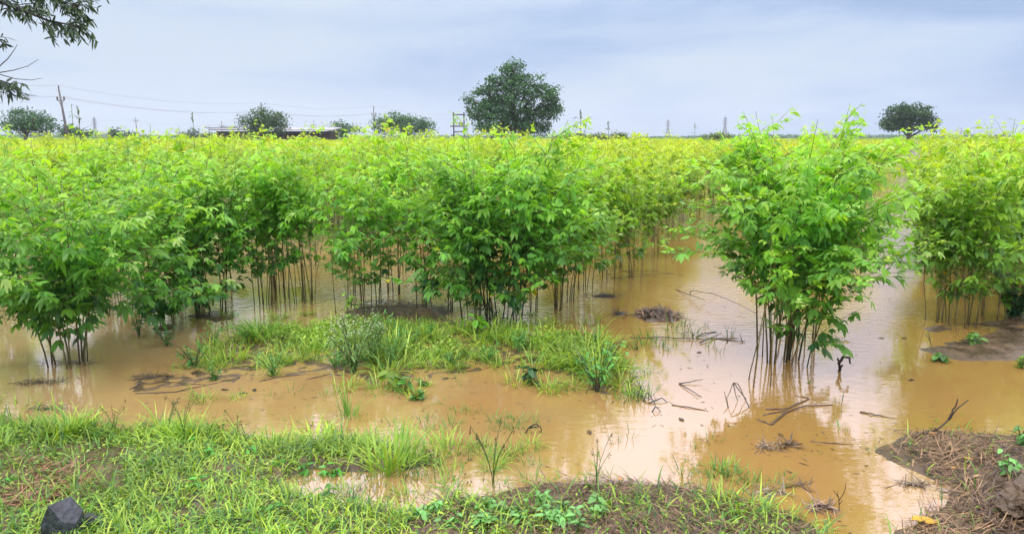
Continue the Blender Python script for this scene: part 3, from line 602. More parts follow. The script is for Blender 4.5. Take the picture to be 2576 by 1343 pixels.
def pylon(px, py, Y, label, arms=3):
    t_ = AT(px, py, Y); Hh = t_[2]; ro = empty('pylon', (t_[0], Y, 0), 0, label, 'pylon', 'steel lattice pylons far off'); m = MB(); w0 = Hh*.11; c = (.1, .11, .13)
    z = np.linspace(0, Hh*.93, 9); ww = np.interp(z/Hh, [0, .62, .93], [w0, w0*.24, w0*.17])
    r = .26
    for sx_ in (-1, 1):
        for sy in (-1, 1):
            for k in range(8): bar(m, (sx_*ww[k], sy*ww[k], z[k]), (sx_*ww[k+1], sy*ww[k+1], z[k+1]), r, c)
    for k in range(8):
        for s in (-1, 1):
            bar(m, (-ww[k], s*ww[k], z[k]), (ww[k+1], s*ww[k+1], z[k+1]), r*.55, c); bar(m, (ww[k], s*ww[k], z[k]), (-ww[k+1], s*ww[k+1], z[k+1]), r*.55, c)
            bar(m, (s*ww[k], -ww[k], z[k]), (s*ww[k+1], ww[k+1], z[k+1]), r*.55, c)
        bar(m, (-ww[k], -ww[k], z[k]), (ww[k], -ww[k], z[k]), r*.5, c)
    bar(m, (0, 0, Hh*.9), (0, 0, Hh), r, c); m.build('lattice_tower', M_metal, ro)
    for k in range(arms):
        zz = Hh*(.66+.11*k); l = Hh*(.13-.018*k); m = MB()
        for s in (-1, 1):
            bar(m, (0, 0, zz), (s*l, 0, zz), r*.8, c); bar(m, (0, 0, zz+Hh*.045), (s*l, 0, zz), r*.6, c); bar(m, (s*l*.95, 0, zz), (s*l*.95, 0, zz-Hh*.035), r*.5, c)
        m.build('cross_arm', M_metal, ro)
pylon(236, 293, 800, 'faint pylon left, between the leaning pole and the thin distant pole')
pylon(1681, 300, 950, 'shorter of the two pylons right of the middle')
pylon(1825, 292, 880, 'taller of the two pylons, left of the lone bush')
pylon(2419, 320, 1500, 'tiny faint pylon right of the round crowned tree')

# ------------------------------------------------------------------ overhanging tree at the left
LD_ = np.array([.03, .06, .035]); LL_ = np.array([.09, .15, .065])
tr = empty('shade_tree', (-5.6, 5.6, 0), 0, 'near tree beyond the left edge whose drooping branches hang into the sky', 'tree')
tb = np.array([-5.6, 5.6, 0]); m = MB(); tube(m, [(0, 0, -.2), (.05, .05, .8), (.1, 0, 1.7), (.25, .1, 2.6), (.3, .15, 3.6)], np.array([.16, .13, .11, .09, .06]), (.09, .07, .05), 10); m.build('trunk', M_bark, tr)
fol = MB()
def branch(pxs, Y, start, r0, nleaf, lsz=.07, spread=26, sub=6, below=1.0, seed=0, name='branch'):
    g = np.random.default_rng(seed); pts = [np.array(start)]+[AT(x, y, Y)-tb for x, y in pxs]; pts = np.array(pts); k = len(pts)
    m = MB(); tube(m, pts, r0*np.linspace(1, .25, k), (.05, .05, .045), 6)
    tips = []
    for s in range(sub):
        f = g.uniform(1, k-1.05); i0 = int(f); p = pts[i0]+(pts[i0+1]-pts[i0])*(f-i0)
        dx = AT(CX+spread*g.uniform(.2, 1.3), CY+spread*g.uniform(-.6, 1.3)*below, Y)-AT(CX, CY, Y); dx[1] = g.normal(0, .08)
        q = np.array([p, p+dx*.5+[0, 0, .01], p+dx]); tube(m, q, np.array([.004, .003, .0015]), (.05, .06, .04), 4, False); tips.append(q)
    m.build(name, M_bark, tr)
    per = max(1, nleaf//max(1, len(tips)))
    for q in tips:
        t_ = g.random(per)**.8; P = q[0]*(1-t_[:, None])**2+2*q[1]*(t_*(1-t_))[:, None]+q[2]*(t_**2)[:, None]
        dirn = unit(q[2]-q[0]); D = unit(dirn*.5+g.normal(0, .7, (per, 3))+[0, 0, -.75]); c = LD_+(LL_-LD_)*g.random((per, 1))**1.5
        Lh = lsz*g.uniform(.6, 1.2, per); leaves(fol, P, D, unit(g.normal(0, 1, (per, 3))), Lh, Lh*.27, c, g.uniform(-.1, .3, per))
st = (.2, .1, 2.4)
branch([(-60, -20), (0, 6), (60, 28), (120, 52), (170, 62), (206, 68)], 6.0, st, .018, 430, sub=40, spread=38, seed=1)
branch([(-60, -60), (20, -40), (90, -20), (150, 0), (200, 20)], 6.1, st, .015, 520, sub=44, spread=48, seed=2)
branch([(-60, -110), (40, -90), (120, -60), (170, -30)], 6.2, st, .015, 350, sub=24, spread=60, seed=3)
branch([(-60, 205), (-20, 200), (10, 205), (28, 215)], 5.9, (.12, 0, 1.9), .008, 120, sub=13, spread=26, seed=4)
branch([(-60, 235), (-20, 228), (0, 232)], 5.9, (.12, 0, 1.9), .006, 50, sub=6, spread=24, seed=5)
branch([(-90, -30), (-50, 40), (-25, 90), (-12, 110)], 5.9, (.25, .1, 2.6), .01, 60, sub=7, spread=14, seed=6)
for k, pts in enumerate([[(-40, 230), (0, 166), (20, 148), (36, 126), (44, 112)], [(-40, 190), (0, 183), (35, 177), (70, 167), (96, 150)], [(-40, 184), (0, 188), (40, 199), (80, 202), (106, 197)], [(-10, 205), (30, 222), (60, 240), (76, 250)]]):
    branch(pts, 5.9, (.12, 0, 1.8), .006, 0, sub=0, seed=9+k, name='bare_twig')
fol.build('leaves', M_tree, tr)

# ------------------------------------------------------------------ tall thin weeds above the crop
def stalk(px, pytop, Y, label, n=6, c=(.05, .085, .03), head=True, Lf=.25):
    t_ = AT(px, pytop, Y); ro = empty('tall_weed', (t_[0], Y, 0), 0, label, 'weed', 'thin weeds sticking up above the crop'); g = np.random.default_rng(int(px))
    m = MB(); z = t_[2]; tube(m, [(0, 0, -.1), (.03, 0, z*.5), (.0, 0, z*.85), (.01, 0, z)], np.array([.008, .007, .005, .003]), c, 5); m.build('stem', M_stem, ro)
    m = MB(); zz = np.linspace(z-.45, z-.04, n); blades(m, np.stack([zz*0, zz*0, zz], 1), np.arange(n)*math.pi*.97+g.normal(0, .3, n), Lf*g.uniform(.6, 1.1, n), .022, 1.1, g.uniform(1.3, 2.6, n), np.array(c)*1.2); m.build('leaves', M_weed, ro)
    if head:
        m = MB(); P = np.stack([g.normal(0, .008, 26), g.normal(0, .008, 26), z-.03+.11*g.random(26)], 1); leaves(m, P, g.normal(0, .5, (26, 3))+[0, 0, 1], g.normal(0, 1, (26, 3)), .03, .012, np.array(c)*.8, 0, True); m.build('seed_head', M_weed, ro)
stalk(196, 282, 11, 'dark reed like weed right of the nearest leaning pole', 7, Lf=.3)
stalk(178, 262, 13, 'thin weed in front of the nearest leaning pole', 5, (.1, .2, .05), False, .12)
stalk(376, 312, 12, 'forked pale weed right of the thin distant pole', 4, (.12, .22, .07), False, .14)
stalk(484, 301, 11, 'weed with hooked top left of the shed', 5, (.09, .15, .06), True, .12)
stalk(524, 316, 12, 'slanting weed just left of the shed corner', 4, (.13, .22, .08), False, .13)
stalk(1460, 296, 10, 'dark reed like weed right of the largest tree', 8, (.045, .075, .03), True, .2)
stalk(1530, 322, 12, 'small weed top right of the dark reed like weed', 4, (.09, .13, .05), True, .12)
stalk(1748, 320, 17, 'weed top between the two pylons and the bush', 5, (.1, .16, .05), True, .12)
stalk(1176, 345, 9, 'pale weed tops below the double pole', 5, (.14, .25, .08), False, .12)
stalk(2552, 298, 12, 'pale feathery weed above the crop at the right edge', 8, (.2, .3, .12), False, .12)
stalk(2492, 318, 13, 'faint pale weed above the crop right of the round crowned tree', 5, (.2, .28, .14), False, .1)

# ------------------------------------------------------------------ grass on the bank
GG = np.array([.13, .32, .04]); GY = np.array([.40, .56, .06]); GD = np.array([.035, .11, .03]); GS = np.array([.42, .29, .11])
def pxa(P): return px_of(P[:, 0], P[:, 1], 0)
def scatter(n, x0, x1, y0, y1):
    P = np.stack([rng.uniform(x0, x1, n), rng.uniform(y0, y1, n)], 1); return P, ground_h(P[:, 0], P[:, 1])
P, h = scatter(170000, -4.6, 5.2, 1.7, 4.9)
pxx, pyy = pxa(P); dn = fbm(P[:, 0], P[:, 1], 3, 41); d2 = fbm(P[:, 0], P[:, 1], 1.3, 45)
inl = sdist(P[:, 0], P[:, 1], bank)
dens = np.interp(pxx, [-500, 1000, 1250, 1600, 1960, 2150, 2300, 2600], [1.0, .95, .75, .6, .65, .05, .045, .08])
edge = np.clip(np.abs(pyy-1230)/40, .25, 1); dens = dens*np.where((pxx > 1150) & (pxx < 2000), edge, 1)
keep = (rng.random(len(P)) < dens*(.5+1.2*np.clip(dn*2-.5, 0, 1))*np.where((d2 < .36) & (rng.random(len(P)) < .75), .2, 1)) & (((h > -.012) & (inl > -.08)) | ((inl > -.3) & (rng.random(len(P)) < .10*np.clip(dn*3-1, 0, 1))))
P = P[keep]; h = h[keep]; dn = dn[keep]; d2 = d2[keep]; pxx = pxx[keep]; n = len(P); u = rng.random(n)
C = GG+(GY-GG)*np.clip(rng.normal(.45, .3, n)+(d2-.45)*1.3, 0, 1)[:, None]
dk = (u < .38); C[dk] = GD+(GG-GD)*rng.random((dk.sum(), 1))
straw_p = .04+.32*np.clip((fbm(P[:, 0], P[:, 1], 2.2, 77)-.5)*5, 0, 1)+.3*(pxx > 1250); ss = rng.random(n) < straw_p; C[ss] = GS*rng.uniform(.4, 1.1, (ss.sum(), 1))
Lb = rng.uniform(.03, .11, n)*(.5+1.1*dn)*(1+.5*np.exp(-np.abs(inl[keep])/.15)); lie = rng.random(n); ev = np.where(ss, rng.uniform(-.05, .4, n), rng.uniform(.35, 1.45, n))
g_ = MB(); blades(g_, np.stack([P[:, 0], P[:, 1], np.maximum(h, -.01)-.004], 1), rng.random(n)*6.28, Lb, np.where(ss, .003, rng.uniform(.004, .009, n)), ev, np.where(ss, .3, rng.uniform(.3, 1.8, n)), C)
# broad creeping leaves among the blades
k = rng.choice(n, n//5, replace=False); A = rng.random(len(k))*6.28; el_ = rng.uniform(-.1, .9, len(k))
leaves(g_, np.stack([P[k, 0], P[k, 1], np.maximum(h[k], 0)+rng.uniform(.005, .045, len(k))], 1), np.stack([np.cos(A), np.sin(A), np.sin(el_)], 1), unit(rng.normal(0, .35, (len(k), 3))+[0, 0, 1]), rng.uniform(.018, .04, len(k)), rng.uniform(.007, .014, len(k)), (GG+(GY-GG)*rng.random((len(k), 1)))*rng.uniform(.6, 1.1, (len(k), 1)), .4, True)
tag(g_.build('grass', M_grass), 'short yellow green grass and creeping weeds on the near bank', 'grass', kind='stuff')
# straw and roots on mud
def straw(name, poly, n, cA, cB, label, L0=.04, L1=.16, zup=.02, wd=.004):
    q = np.array(poly); P = np.stack([rng.uniform(q[:, 0].min(), q[:, 0].max(), n), rng.uniform(q[:, 1].min(), q[:, 1].max(), n)], 1)
    h = ground_h(P[:, 0], P[:, 1]); k = (sdist(P[:, 0], P[:, 1], poly)+(fbm(P[:, 0], P[:, 1], 6, 5)-.5)*.3 > 0) & (h > -.07) & (fbm(P[:, 0], P[:, 1], 5, 15) > .33+.2*rng.random(n)-.12); P = P[k]; h = h[k]; n = len(P)
    m = MB(); main = fbm(P[:, 0], P[:, 1], 1.4, 61)*9
    blades(m, np.stack([P[:, 0], P[:, 1], np.maximum(h, 0)+.003+rng.random(n)*zup], 1), main+rng.normal(0, .8, n), rng.uniform(L0, L1, n), wd*rng.uniform(.5, 1.6, n), rng.normal(.1, .2, n), rng.normal(.2, .4, n), np.array(cA)+(np.array(cB)-np.array(cA))*rng.random((n, 1)))
    tag(m.build(name, M_dead), label, 'straw', kind='stuff')
straw('dead_straw', PP((2000, 1500), (2240, 1345), (2380, 1270), (2300, 1180), (2240, 1130), (2340, 1085), (2700, 1095), (2800, 1500)), 17000, (.06, .04, .022), (.36, .23, .11), 'brown matted straw and roots on the mound at the right corner')
straw('mound_roots', PP((2430, 1300), (2490, 1180), (2540, 1120), (2800, 1110), (2800, 1400), (2500, 1400)), 5000, (.025, .016, .01), (.13, .08, .045), 'dark crumbly roots and soil on the steep part of the right mound', .03, .12, .05, .006)
straw('leaf_litter', PP((1050, 1290), (1180, 1240), (1400, 1205), (1700, 1215), (1960, 1275), (2100, 1400), (1100, 1400)), 6500, (.03, .022, .014), (.24, .15, .08), 'brown grass litter on the mud edge below the channel', .02, .1)
straw('black_litter', PP((850, 795), (920, 762), (1140, 768), (1150, 800), (1000, 815)), 1500, (.02, .018, .015), (.08, .065, .045), 'black rotting litter under the middle crop plants', .05, .18, .06)
straw('mud_litter', PP((2310, 885), (2420, 850), (2330, 820), (2600, 790), (2640, 890), (2450, 915)), 2200, (.035, .025, .016), (.14, .09, .05), 'dark litter and roots on the mud isle at the right', .04, .14, .03)
straw('cut_straw', PP((150, 1240), (60, 1190), (220, 1180), (260, 1230), (120, 1330), (-60, 1320), (-40, 1250)), 1500, (.12, .07, .03), (.36, .2, .1), 'reddish brown dry grass patch around the dark rock', .04, .14, .02)

# ------------------------------------------------------------------ grass tufts and small plants in the water
def tuft_mesh(seed, n, L0, L1, W=.007, r=.04, ca=GG, cb=GY, e0=.8, e1=1.5, b0=.3, b1=1.6):
    g = np.random.default_rng(seed); m = MB(); a = g.random(n)*6.28; rr = r*np.sqrt(g.random(n))
    blades(m, np.stack([np.cos(a)*rr, np.sin(a)*rr, np.full(n, -.02)], 1), a+g.normal(0, .7, n), g.uniform(L0, L1, n), W*g.uniform(.7, 1.3, n), g.uniform(e0, e1, n), g.uniform(b0, b1, n), ca+(cb-ca)*np.clip(g.normal(.5, .3, n), 0, 1)[:, None])
    return m.mesh('grass_tuft', M_grass)
def put(me, name, px, py, label, cat, group=None, s=1, z=None, rz=None):
    p = G(px, py); o = bpy.data.objects.new(name, me); col.objects.link(o)
    hz = float(ground_h(np.array([p[0]]), np.array([p[1]]))[0]) if z is None else z
    o.location = (p[0], p[1], max(0, hz)); o.rotation_euler = (0, 0, rng.random()*6.28 if rz is None else rz); o.scale = (s, s, s)
    return tag(o, label, cat, group)
tm = [tuft_mesh(i, 42, .09, .24, .008, .09) for i in range(4)]; tb_ = [tuft_mesh(10+i, 60, .1, .3, .009, .1, GG*.9, GY*.9, .7, 1.5, .6, 2.0) for i in range(3)]
sp_ = [tuft_mesh(20+i, 12, .06, .14, .005, .05, GD*1.2, GG, .7, 1.5, .1, 1.0) for i in range(3)]
put(tuft_mesh(31, 90, .18, .42, .010, .09, GG*1.0, GG*1.5, .6, 1.5, .8, 2.2), 'grass_tuft', 652, 850, 'bushiest deep green grass tuft, arching, right below the slender stemmed plants', 'grass tuft')
put(tuft_mesh(32, 95, .1, .30, .011, .11, GG, GY*.8, .8, 1.5, .2, 1.3), 'grass_tuft', 985, 1180, 'large upright grass tuft at the waterline above the silvery puddle', 'grass tuft')
put(tuft_mesh(33, 50, .08, .2, .008, .08, GY*.9, GY*1.15, .5, 1.4, .6, 1.8), 'grass_tuft', 800, 1100, 'yellow green arching grass tuft left of the large upright tuft', 'grass tuft')
put(tuft_mesh(34, 38, .05, .12, .007, .05, GG, GY*.8, .8, 1.5, .2, 1.0), 'grass_tuft', 1818, 1180, 'short grass tuft alone in the water near the mud edge', 'grass tuft')
put(tuft_mesh(35, 34, .08, .3, .006, .05, GG*.8, GG*1.3, 1.1, 1.55, .1, .9), 'grass_tuft', 880, 1050, 'upright leafy reed tuft alone in the water left of centre', 'grass tuft')
put(tuft_mesh(36, 26, .05, .14, .006, .12, GD*1.5, GG, .2, 1.2, .2, 1.2), 'grass_tuft', 1145, 1018, 'low spreading grass islet left of the dark shoots', 'grass tuft')
put(tuft_mesh(37, 22, .04, .1, .006, .1, GD, GD*1.6, .1, .8, .2, 1.0), 'grass_tuft', 740, 1034, 'small floating grass islet with pale blades', 'grass tuft')
put(tuft_mesh(38, 30, .03, .09, .006, .09, GD*.9, GG*.9, .2, 1.0, .2, 1.2), 'grass_tuft', 2005, 967, 'dark grass sod under the lone bush', 'grass tuft')
strip = PP((465, 932), (520, 880), (600, 840), (760, 830), (860, 812), (1100, 815), (1300, 832), (1450, 850), (1560, 890), (1590, 935), (1520, 972), (1420, 945), (1260, 930), (1000, 945), (820, 920), (650, 930), (560, 950))
cnt = 0; q = np.array(strip)
while cnt < 80:
    x, y = rng.uniform(q[:, 0].min(), q[:, 0].max()), rng.uniform(q[:, 1].min(), q[:, 1].max())
    if sdist(np.array([x]), np.array([y]), strip)[0] < .02: continue
    pxv, pyv = px_of(x, y); right = pxv > 1380
    pool = tb_ if (pxv > 900 and rng.random() < .6) else tm
    lb = ('bright grass tuft at the right end of the drowned grass strip' if right else 'grass tuft in the middle of the drowned grass strip' if pxv > 850 else 'grass tuft in the thinner left part of the drowned grass strip')
    put(pool[int(rng.integers(len(pool)))], 'grass_tuft', pxv, pyv, lb, 'grass tuft', {True: 'grass tufts at the right end of the drowned strip'}.get(right, 'grass tufts in the middle of the drowned strip' if pxv > 850 else 'grass tufts in the left of the drowned strip'), rng.uniform(.4, 1.25)); cnt += 1
wp, wh = scatter(60000, -2.9, 1.2, 4.3, 6.2); wk = (sdist(wp[:, 0], wp[:, 1], strip)+(fbm(wp[:, 0], wp[:, 1], 3, 91)-.5)*.5 > 0) & (fbm(wp[:, 0], wp[:, 1], 3, 93)+.18*rng.random(len(wp)) > .645); wp = wp[wk]; n = len(wp)
g_ = MB(); u = rng.random((n, 1)); blades(g_, np.stack([wp[:, 0], wp[:, 1], np.full(n, -.01)], 1), rng.random(n)*6.28, rng.uniform(.04, .15, n), rng.uniform(.004, .008, n), rng.uniform(.3, 1.5, n), rng.uniform(.2, 1.8, n), np.where(rng.random((n, 1)) < .2, GD, GG+(GY-GG)*u))
k = rng.choice(n, n//2, replace=False); A = rng.random(len(k))*6.28
leaves(g_, np.stack([wp[k, 0], wp[k, 1], rng.uniform(.01, .12, len(k))], 1), np.stack([np.cos(A), np.sin(A), rng.normal(.2, .3, len(k))], 1), unit(rng.normal(0, .35, (len(k), 3))+[0, 0, 1]), rng.uniform(.02, .045, len(k)), rng.uniform(.008, .018, len(k)), (GG+(GY-GG)*rng.random((len(k), 1)))*rng.uniform(.6, 1.1, (len(k), 1)), .4, True)
tag(g_.build('drowned_grass', M_grass), 'ragged band of low bright weeds half drowned in the brown water', 'grass', kind='stuff')
# fine flotsam
n = 7000; fx = rng.uniform(-4.5, 5, n); fy = rng.uniform(2.6, 7.5, n); fk = (fbm(fx, fy, 1.6, 55)+.25*rng.random(n) > .60) & (ground_h(fx, fy) < 0); fx = fx[fk]; fy = fy[fk]; n = len(fx); fl_ = MB()
blades(fl_, np.stack([fx, fy, np.full(n, .002)], 1), rng.random(n)*6.28, rng.uniform(.01, .07, n)*rng.random(n), rng.uniform(.003, .009, n), rng.uniform(-.02, .15, n), rng.uniform(0, .3, n), np.array([.05, .035, .02])+np.array([.25, .19, .1])*rng.random((n, 1))**2)
tag(fl_.build('flotsam', M_dead), 'fine brown bits of straw floating on the muddy water', 'flotsam', kind='stuff')
def many(lst, meshes, name, label, cat, group, s0=.8, s1=1.1):
    for x, y in lst: put(meshes[int(rng.integers(len(meshes)))], name, x, y, label, cat, group, rng.uniform(s0, s1))
many([(1060+rng.uniform(0, 330), 1035+rng.uniform(0, 50)) for _ in range(26)], sp_, 'grass_sprig', 'thin dark grass shoots standing in the orange water below the drowned strip', 'grass sprig', 'dark shoots in the orange water', .6, 1)
many([(1100+rng.uniform(0, 260), 1120+rng.uniform(0, 110)) for _ in range(26)], sp_+tm[:1], 'grass_sprig', 'grass sprig in the shallow water right of the large upright tuft', 'grass sprig', 'sprigs in the shallow water', .5, .9)
many([(1420+rng.uniform(0, 560), 1190+rng.uniform(0, 45)) for _ in range(26)], sp_, 'grass_sprig', 'thin grass sprig along the mud edge under the pale reflection', 'grass sprig', 'sprigs along the mud edge', .5, 1.1)
many([(1600+rng.uniform(0, 180)+25*rng.normal(), 815+rng.uniform(0, 70)) for _ in range(26)], sp_, 'grass_sprig', 'thin grass blades standing in the pale water by the debris heap', 'grass sprig', 'blades in the pale water by the debris heap', .8, 1.5)
many([(1560+rng.uniform(0, 90), 930+rng.uniform(0, 80)) for _ in range(14)], sp_, 'grass_sprig', 'dark sprig at the pale water right of the drowned strip', 'grass sprig', 'dark sprigs at the pale water', .6, 1.2)
many([(rng.uniform(480, 1600), rng.uniform(800, 1010)) for _ in range(60)], sp_+tm, 'grass_sprig', 'ragged grass sprig in the water around the drowned strip', 'grass sprig', 'ragged sprigs around the drowned strip', .4, 1.0)
many([(rng.uniform(560, 1500), rng.uniform(790, 840)) for _ in range(30)], sp_+tb_, 'grass_tuft', 'low grass tuft between the drowned strip and the crop stems', 'grass tuft', 'low tufts at the foot of the crop', .4, .8)
many([(120+rng.uniform(0, 450), 1085+rng.uniform(0, 30)) for _ in range(22)], tm+sp_, 'grass_tuft', 'taller grass tuft along the left waterline', 'grass tuft', 'taller tufts along the left waterline', .7, 1.1)
many([(rng.uniform(600, 1100), 1105+rng.uniform(0, 40)) for _ in range(16)], tm+sp_, 'grass_tuft', 'grass tuft at the waterline around the large upright tuft', 'grass tuft', 'tufts around the large upright tuft', .5, .8)
many([(rng.uniform(1440, 1580), rng.uniform(880, 970)) for _ in range(9)], tb_, 'grass_tuft', 'leafy bright grass tuft at the right end of the drowned grass strip', 'grass tuft', 'grass tufts at the right end of the drowned strip', .8, 1.15)
many([(x, y) for x, y in [(1548, 1110), (1580, 1098), (1735, 1160), (1745, 1130), (1788, 1110), (2110, 1010), (1875, 1210), (1835, 1215)]], sp_[:2], 'grass_sprig', 'lone sprig in open water', 'grass sprig', 'lone sprigs in open water', .5, .9)
for s_, (x, y, lb) in enumerate([(690, 945, 'fan of grass blades on a dark rooted stump left of the white flowering weed')]): put(tuft_mesh(60, 18, .14, .3, .007, .02, GG, GY, .9, 1.5, .4, 1.6), 'grass_tuft', x, y, lb, 'grass tuft')
many([(700+rng.uniform(0, 420), 1195+rng.uniform(0, 75)) for _ in range(40)], sp_+sp_+tm[:1], 'grass_sprig', 'grass sprig standing in the silvery puddle on the near bank', 'grass sprig', 'sprigs in the silvery puddle', .4, .8)
# seed grasses on the left waterline
def seed_grass(seed, n):
    g = np.random.default_rng(seed); r = empty('seed_grass', (0, 0, 0), 0, 'x', 'grass'); m = MB(); hd = MB()
    for k in range(n):
        a = g.random()*6.28; L_ = g.uniform(.16, .34); e = np.array([math.cos(a)*L_*.35, math.sin(a)*L_*.35, L_]); t_ = np.linspace(0, 1, 5)[:, None]
        pts = e*t_*[1, 1, 0]*t_+e*[0, 0, 1]*t_; tube(m, pts, .0018, (.08, .14, .04), 3, False)
        q = pts[-1]; blades(m, [pts[1], pts[2]], g.random(2)*6.28, .12, .006, 1.0, 1.2, GG)
        leaves(hd, q-np.array([0, 0, .05])*g.random((9, 1)), g.normal(0, .5, (9, 3))+[e[0]*2, e[1]*2, 1], g.normal(0, 1, (9, 3)), .018, .006, (.17, .12, .05), 0, True)
    m.build('stalks', M_grass, r); hd.build('seed_heads', M_grass, r); return r
sg = [seed_grass(1, 7), seed_grass(2, 5)]
sgl = [(290, 1100), (425, 1098), (465, 1110), (600, 1118), (1240, 1225), (1500, 1225)]
for k, (x, y) in enumerate(sgl):
    p = G(x, y); dup(sg[k % 2], (p[0], p[1], max(0, float(ground_h(p[:1], p[1:2])[0]))), rng.random()*6, rng.uniform(.55, .9), 'clump of brown seed headed grass stalks on the waterline', 'seed grasses on the waterline')
for r in sg:
    for c in kids(r): bpy.data.objects.remove(c)
    bpy.data.objects.remove(r)

# leafy weeds
def weed(name, seed, h, n, leafL, leafW, c, label, px, py, spread=.5, flowers=0, cat='weed', stemc=(.08, .12, .04), lf=7, group=None, zr=(.3, 1.0)):
    g = np.random.default_rng(seed); p = G(px, py); z0 = max(0, float(ground_h(p[:1], p[1:2])[0])); r = empty(name, (p[0], p[1], z0), g.random()*6, label, cat, group); m = MB(); f = MB(); fl = MB()
    for k in range(n):
        a = g.random()*6.28; hh = h*g.uniform(.6, 1); s = h*spread*g.uniform(.3, 1); t_ = np.linspace(0, 1, 5)
        pts = np.stack([math.cos(a)*s*t_**1.4, math.sin(a)*s*t_**1.4, -.02+(hh+.02)*t_], 1); tube(m, pts, .0035*(1-.6*t_)*(1+h), stemc, 4, False)
        q = g.uniform(zr[0], zr[1], lf); P = np.stack([np.interp(q, t_, pts[:, i]) for i in range(3)], 1); A = g.random(lf)*6.28
        Lh = leafL*g.uniform(.6, 1.15, lf); leaves(f, P, np.stack([np.cos(A), np.sin(A), g.normal(.1, .3, lf)], 1), unit(g.normal(0, .25, (lf, 3))+[0, 0, 1]), Lh, Lh*leafW, np.array(c)*g.uniform(.65, 1.25, (lf, 1)), .35)
        if flowers:
            for _ in range(flowers):
                z = g.uniform(.72, 1.06); b0 = np.array([np.interp(z, t_, pts[:, i]) for i in range(3)]); e = b0+[g.normal(0, .03), g.normal(0, .03), g.uniform(.0, .05)]
                tube(m, [b0-[0, 0, .04], e], .0009, (.2, .3, .1), 3, False); A = g.random(4)*6.28
                leaves(fl, np.repeat(e[None], 4, 0), np.stack([np.cos(A), np.sin(A), A*0+.2], 1), np.tile([0, 0, 1.], (4, 1)), .008, .007, (.8, .85, .72), 0, True)
    m.build('stem', M_stem, r); f.build('foliage', M_weed, r)
    if flowers: fl.build('flowers', M_weed, r)
    return r
weed('flowering_weed', 1, .43, 12, .055, .3, (.12, .27, .06), 'feathery weed dotted with tiny white flowers in the drowned grass strip', 892, 938, .5, 9, lf=18, zr=(.15, 1))
weed('flowering_weed', 2, .30, 8, .05, .3, (.12, .26, .06), 'smaller white flowered weed right behind the big feathery one', 935, 905, .5, 5, lf=14)
weed('yellow_green_sapling', 3, .42, 3, .1, .4, (.2, .38, .05), 'young light green sapling with drooping leaves before the black mud patch', 878, 830, .3, 0, 'sapling', lf=9)
weed('round_leaf_plant', 4, .18, 5, .09, .85, (.14, .38, .03), 'round leaved bright plant at the foot of the tall dark stemmed bush', 1200, 852, .4, 0, 'weed', lf=3, zr=(.7, 1))
weed('round_leaf_plant', 5, .16, 3, .10, .9, (.2, .36, .02), 'seedling with one big round yellow green leaf at the drowned strip edge', 990, 975, .25, 0, 'weed', lf=2, zr=(.85, 1))
weed('leafy_weed', 6, .14, 6, .07, .6, (.1, .3, .05), 'leafy weed on a dark twig just right of the big round leaf', 1015, 985, .7, 0, 'weed', lf=4)
weed('wilted_plant', 7, .14, 8, .1, .4, (.035, .1, .03), 'dark wilted plant with hanging leaves in the orange water', 1340, 968, .5, 0, 'weed', lf=4)
weed('leafy_weed', 8, .36, 12, .055, .4, (.1, .34, .05), 'bushy bright weed on dark stems at the right tip of the drowned strip', 1502, 985, .6, 0, 'weed', lf=12, stemc=(.06, .06, .03))
weed('leafy_weed', 9, .06, 5, .05, .8, (.08, .22, .04), 'round floating leaf clump in the orange water', 1048, 1005, .6, 0, 'weed', lf=5)
weed('leafy_weed', 10, .04, 4, .04, .8, (.06, .18, .04), 'tiny leaf clump above the round floating one', 1066, 970, .6, 0, 'weed', lf=5)
weed('low_shrub', 11, .5, 34, .07, .5, (.025, .1, .035), 'dark low shrub in the water at the right edge', 2550, 800, .75, 0, 'shrub', lf=20, zr=(.1, 1))
weed('lobed_leaf_plant', 12, .34, 4, .13, .7, (.2, .45, .05), 'light green lobed leaf plant in front of the dark low shrub', 2530, 805, .35, 0, 'weed', lf=4, zr=(.8, 1))
weed('leafy_weed', 13, .1, 5, .07, .7, (.14, .32, .07), 'pale green weed on the mud isle', 2445, 872, .7, 0, 'weed', lf=4)
weed('leafy_weed', 14, .08, 5, .07, .7, (.09, .27, .05), 'green weed at the front edge of the mud isle', 2365, 908, .7, 0, 'weed', lf=4)
weed('leafy_weed', 15, .1, 6, .05, .6, (.16, .32, .04), 'yellow green weed at the right frame edge below the mud isle', 2572, 925, .6, 0, 'weed', lf=5)
weed('leafy_weed', 16, .12, 6, .06, .55, (.16, .42, .1), 'fresh green weed on the dark soil clod', 2530, 1225, .6, 0, 'weed', lf=5)
weed('leafy_weed', 17, .1, 7, .05, .5, (.12, .34, .08), 'green weed in the straw at the lower right edge', 2568, 1320, .7, 0, 'weed', lf=5)
weed('leafy_weed', 18, .12, 6, .05, .5, (.12, .34, .08), 'weed on top of the mound at the right edge', 2566, 1130, .6, 0, 'weed', lf=5)
weed('leafy_weed', 19, .2, 7, .045, .5, (.06, .2, .05), 'green weed in the water under the left edge bush', 420, 870, .6, 0, 'weed', lf=7)
weed('leafy_weed', 20, .3, 6, .05, .5, (.07, .24, .05), 'leafy weed below the plant with leaves down to the water', 350, 848, .4, 0, 'weed', lf=9)
weed('leafy_weed', 22, .22, 9, .05, .35, (.08, .26, .05), 'leafy weed at the left tip of the drowned strip', 490, 925, .7, 0, 'weed', lf=9)
for k in range(30):
    x = rng.uniform(1215, 1520)+(k > 23)*rng.uniform(-300, 150); y = rng.uniform(1272, 1350)
    weed('broadleaf_weed', 200+k, .06, 3, .05, .5, (.16, .4, .1), 'low weed of paired broad leaves in the patch at the bottom edge', x, y, .9, 0, 'weed', lf=5, group='broad leaved weeds at the bottom edge')
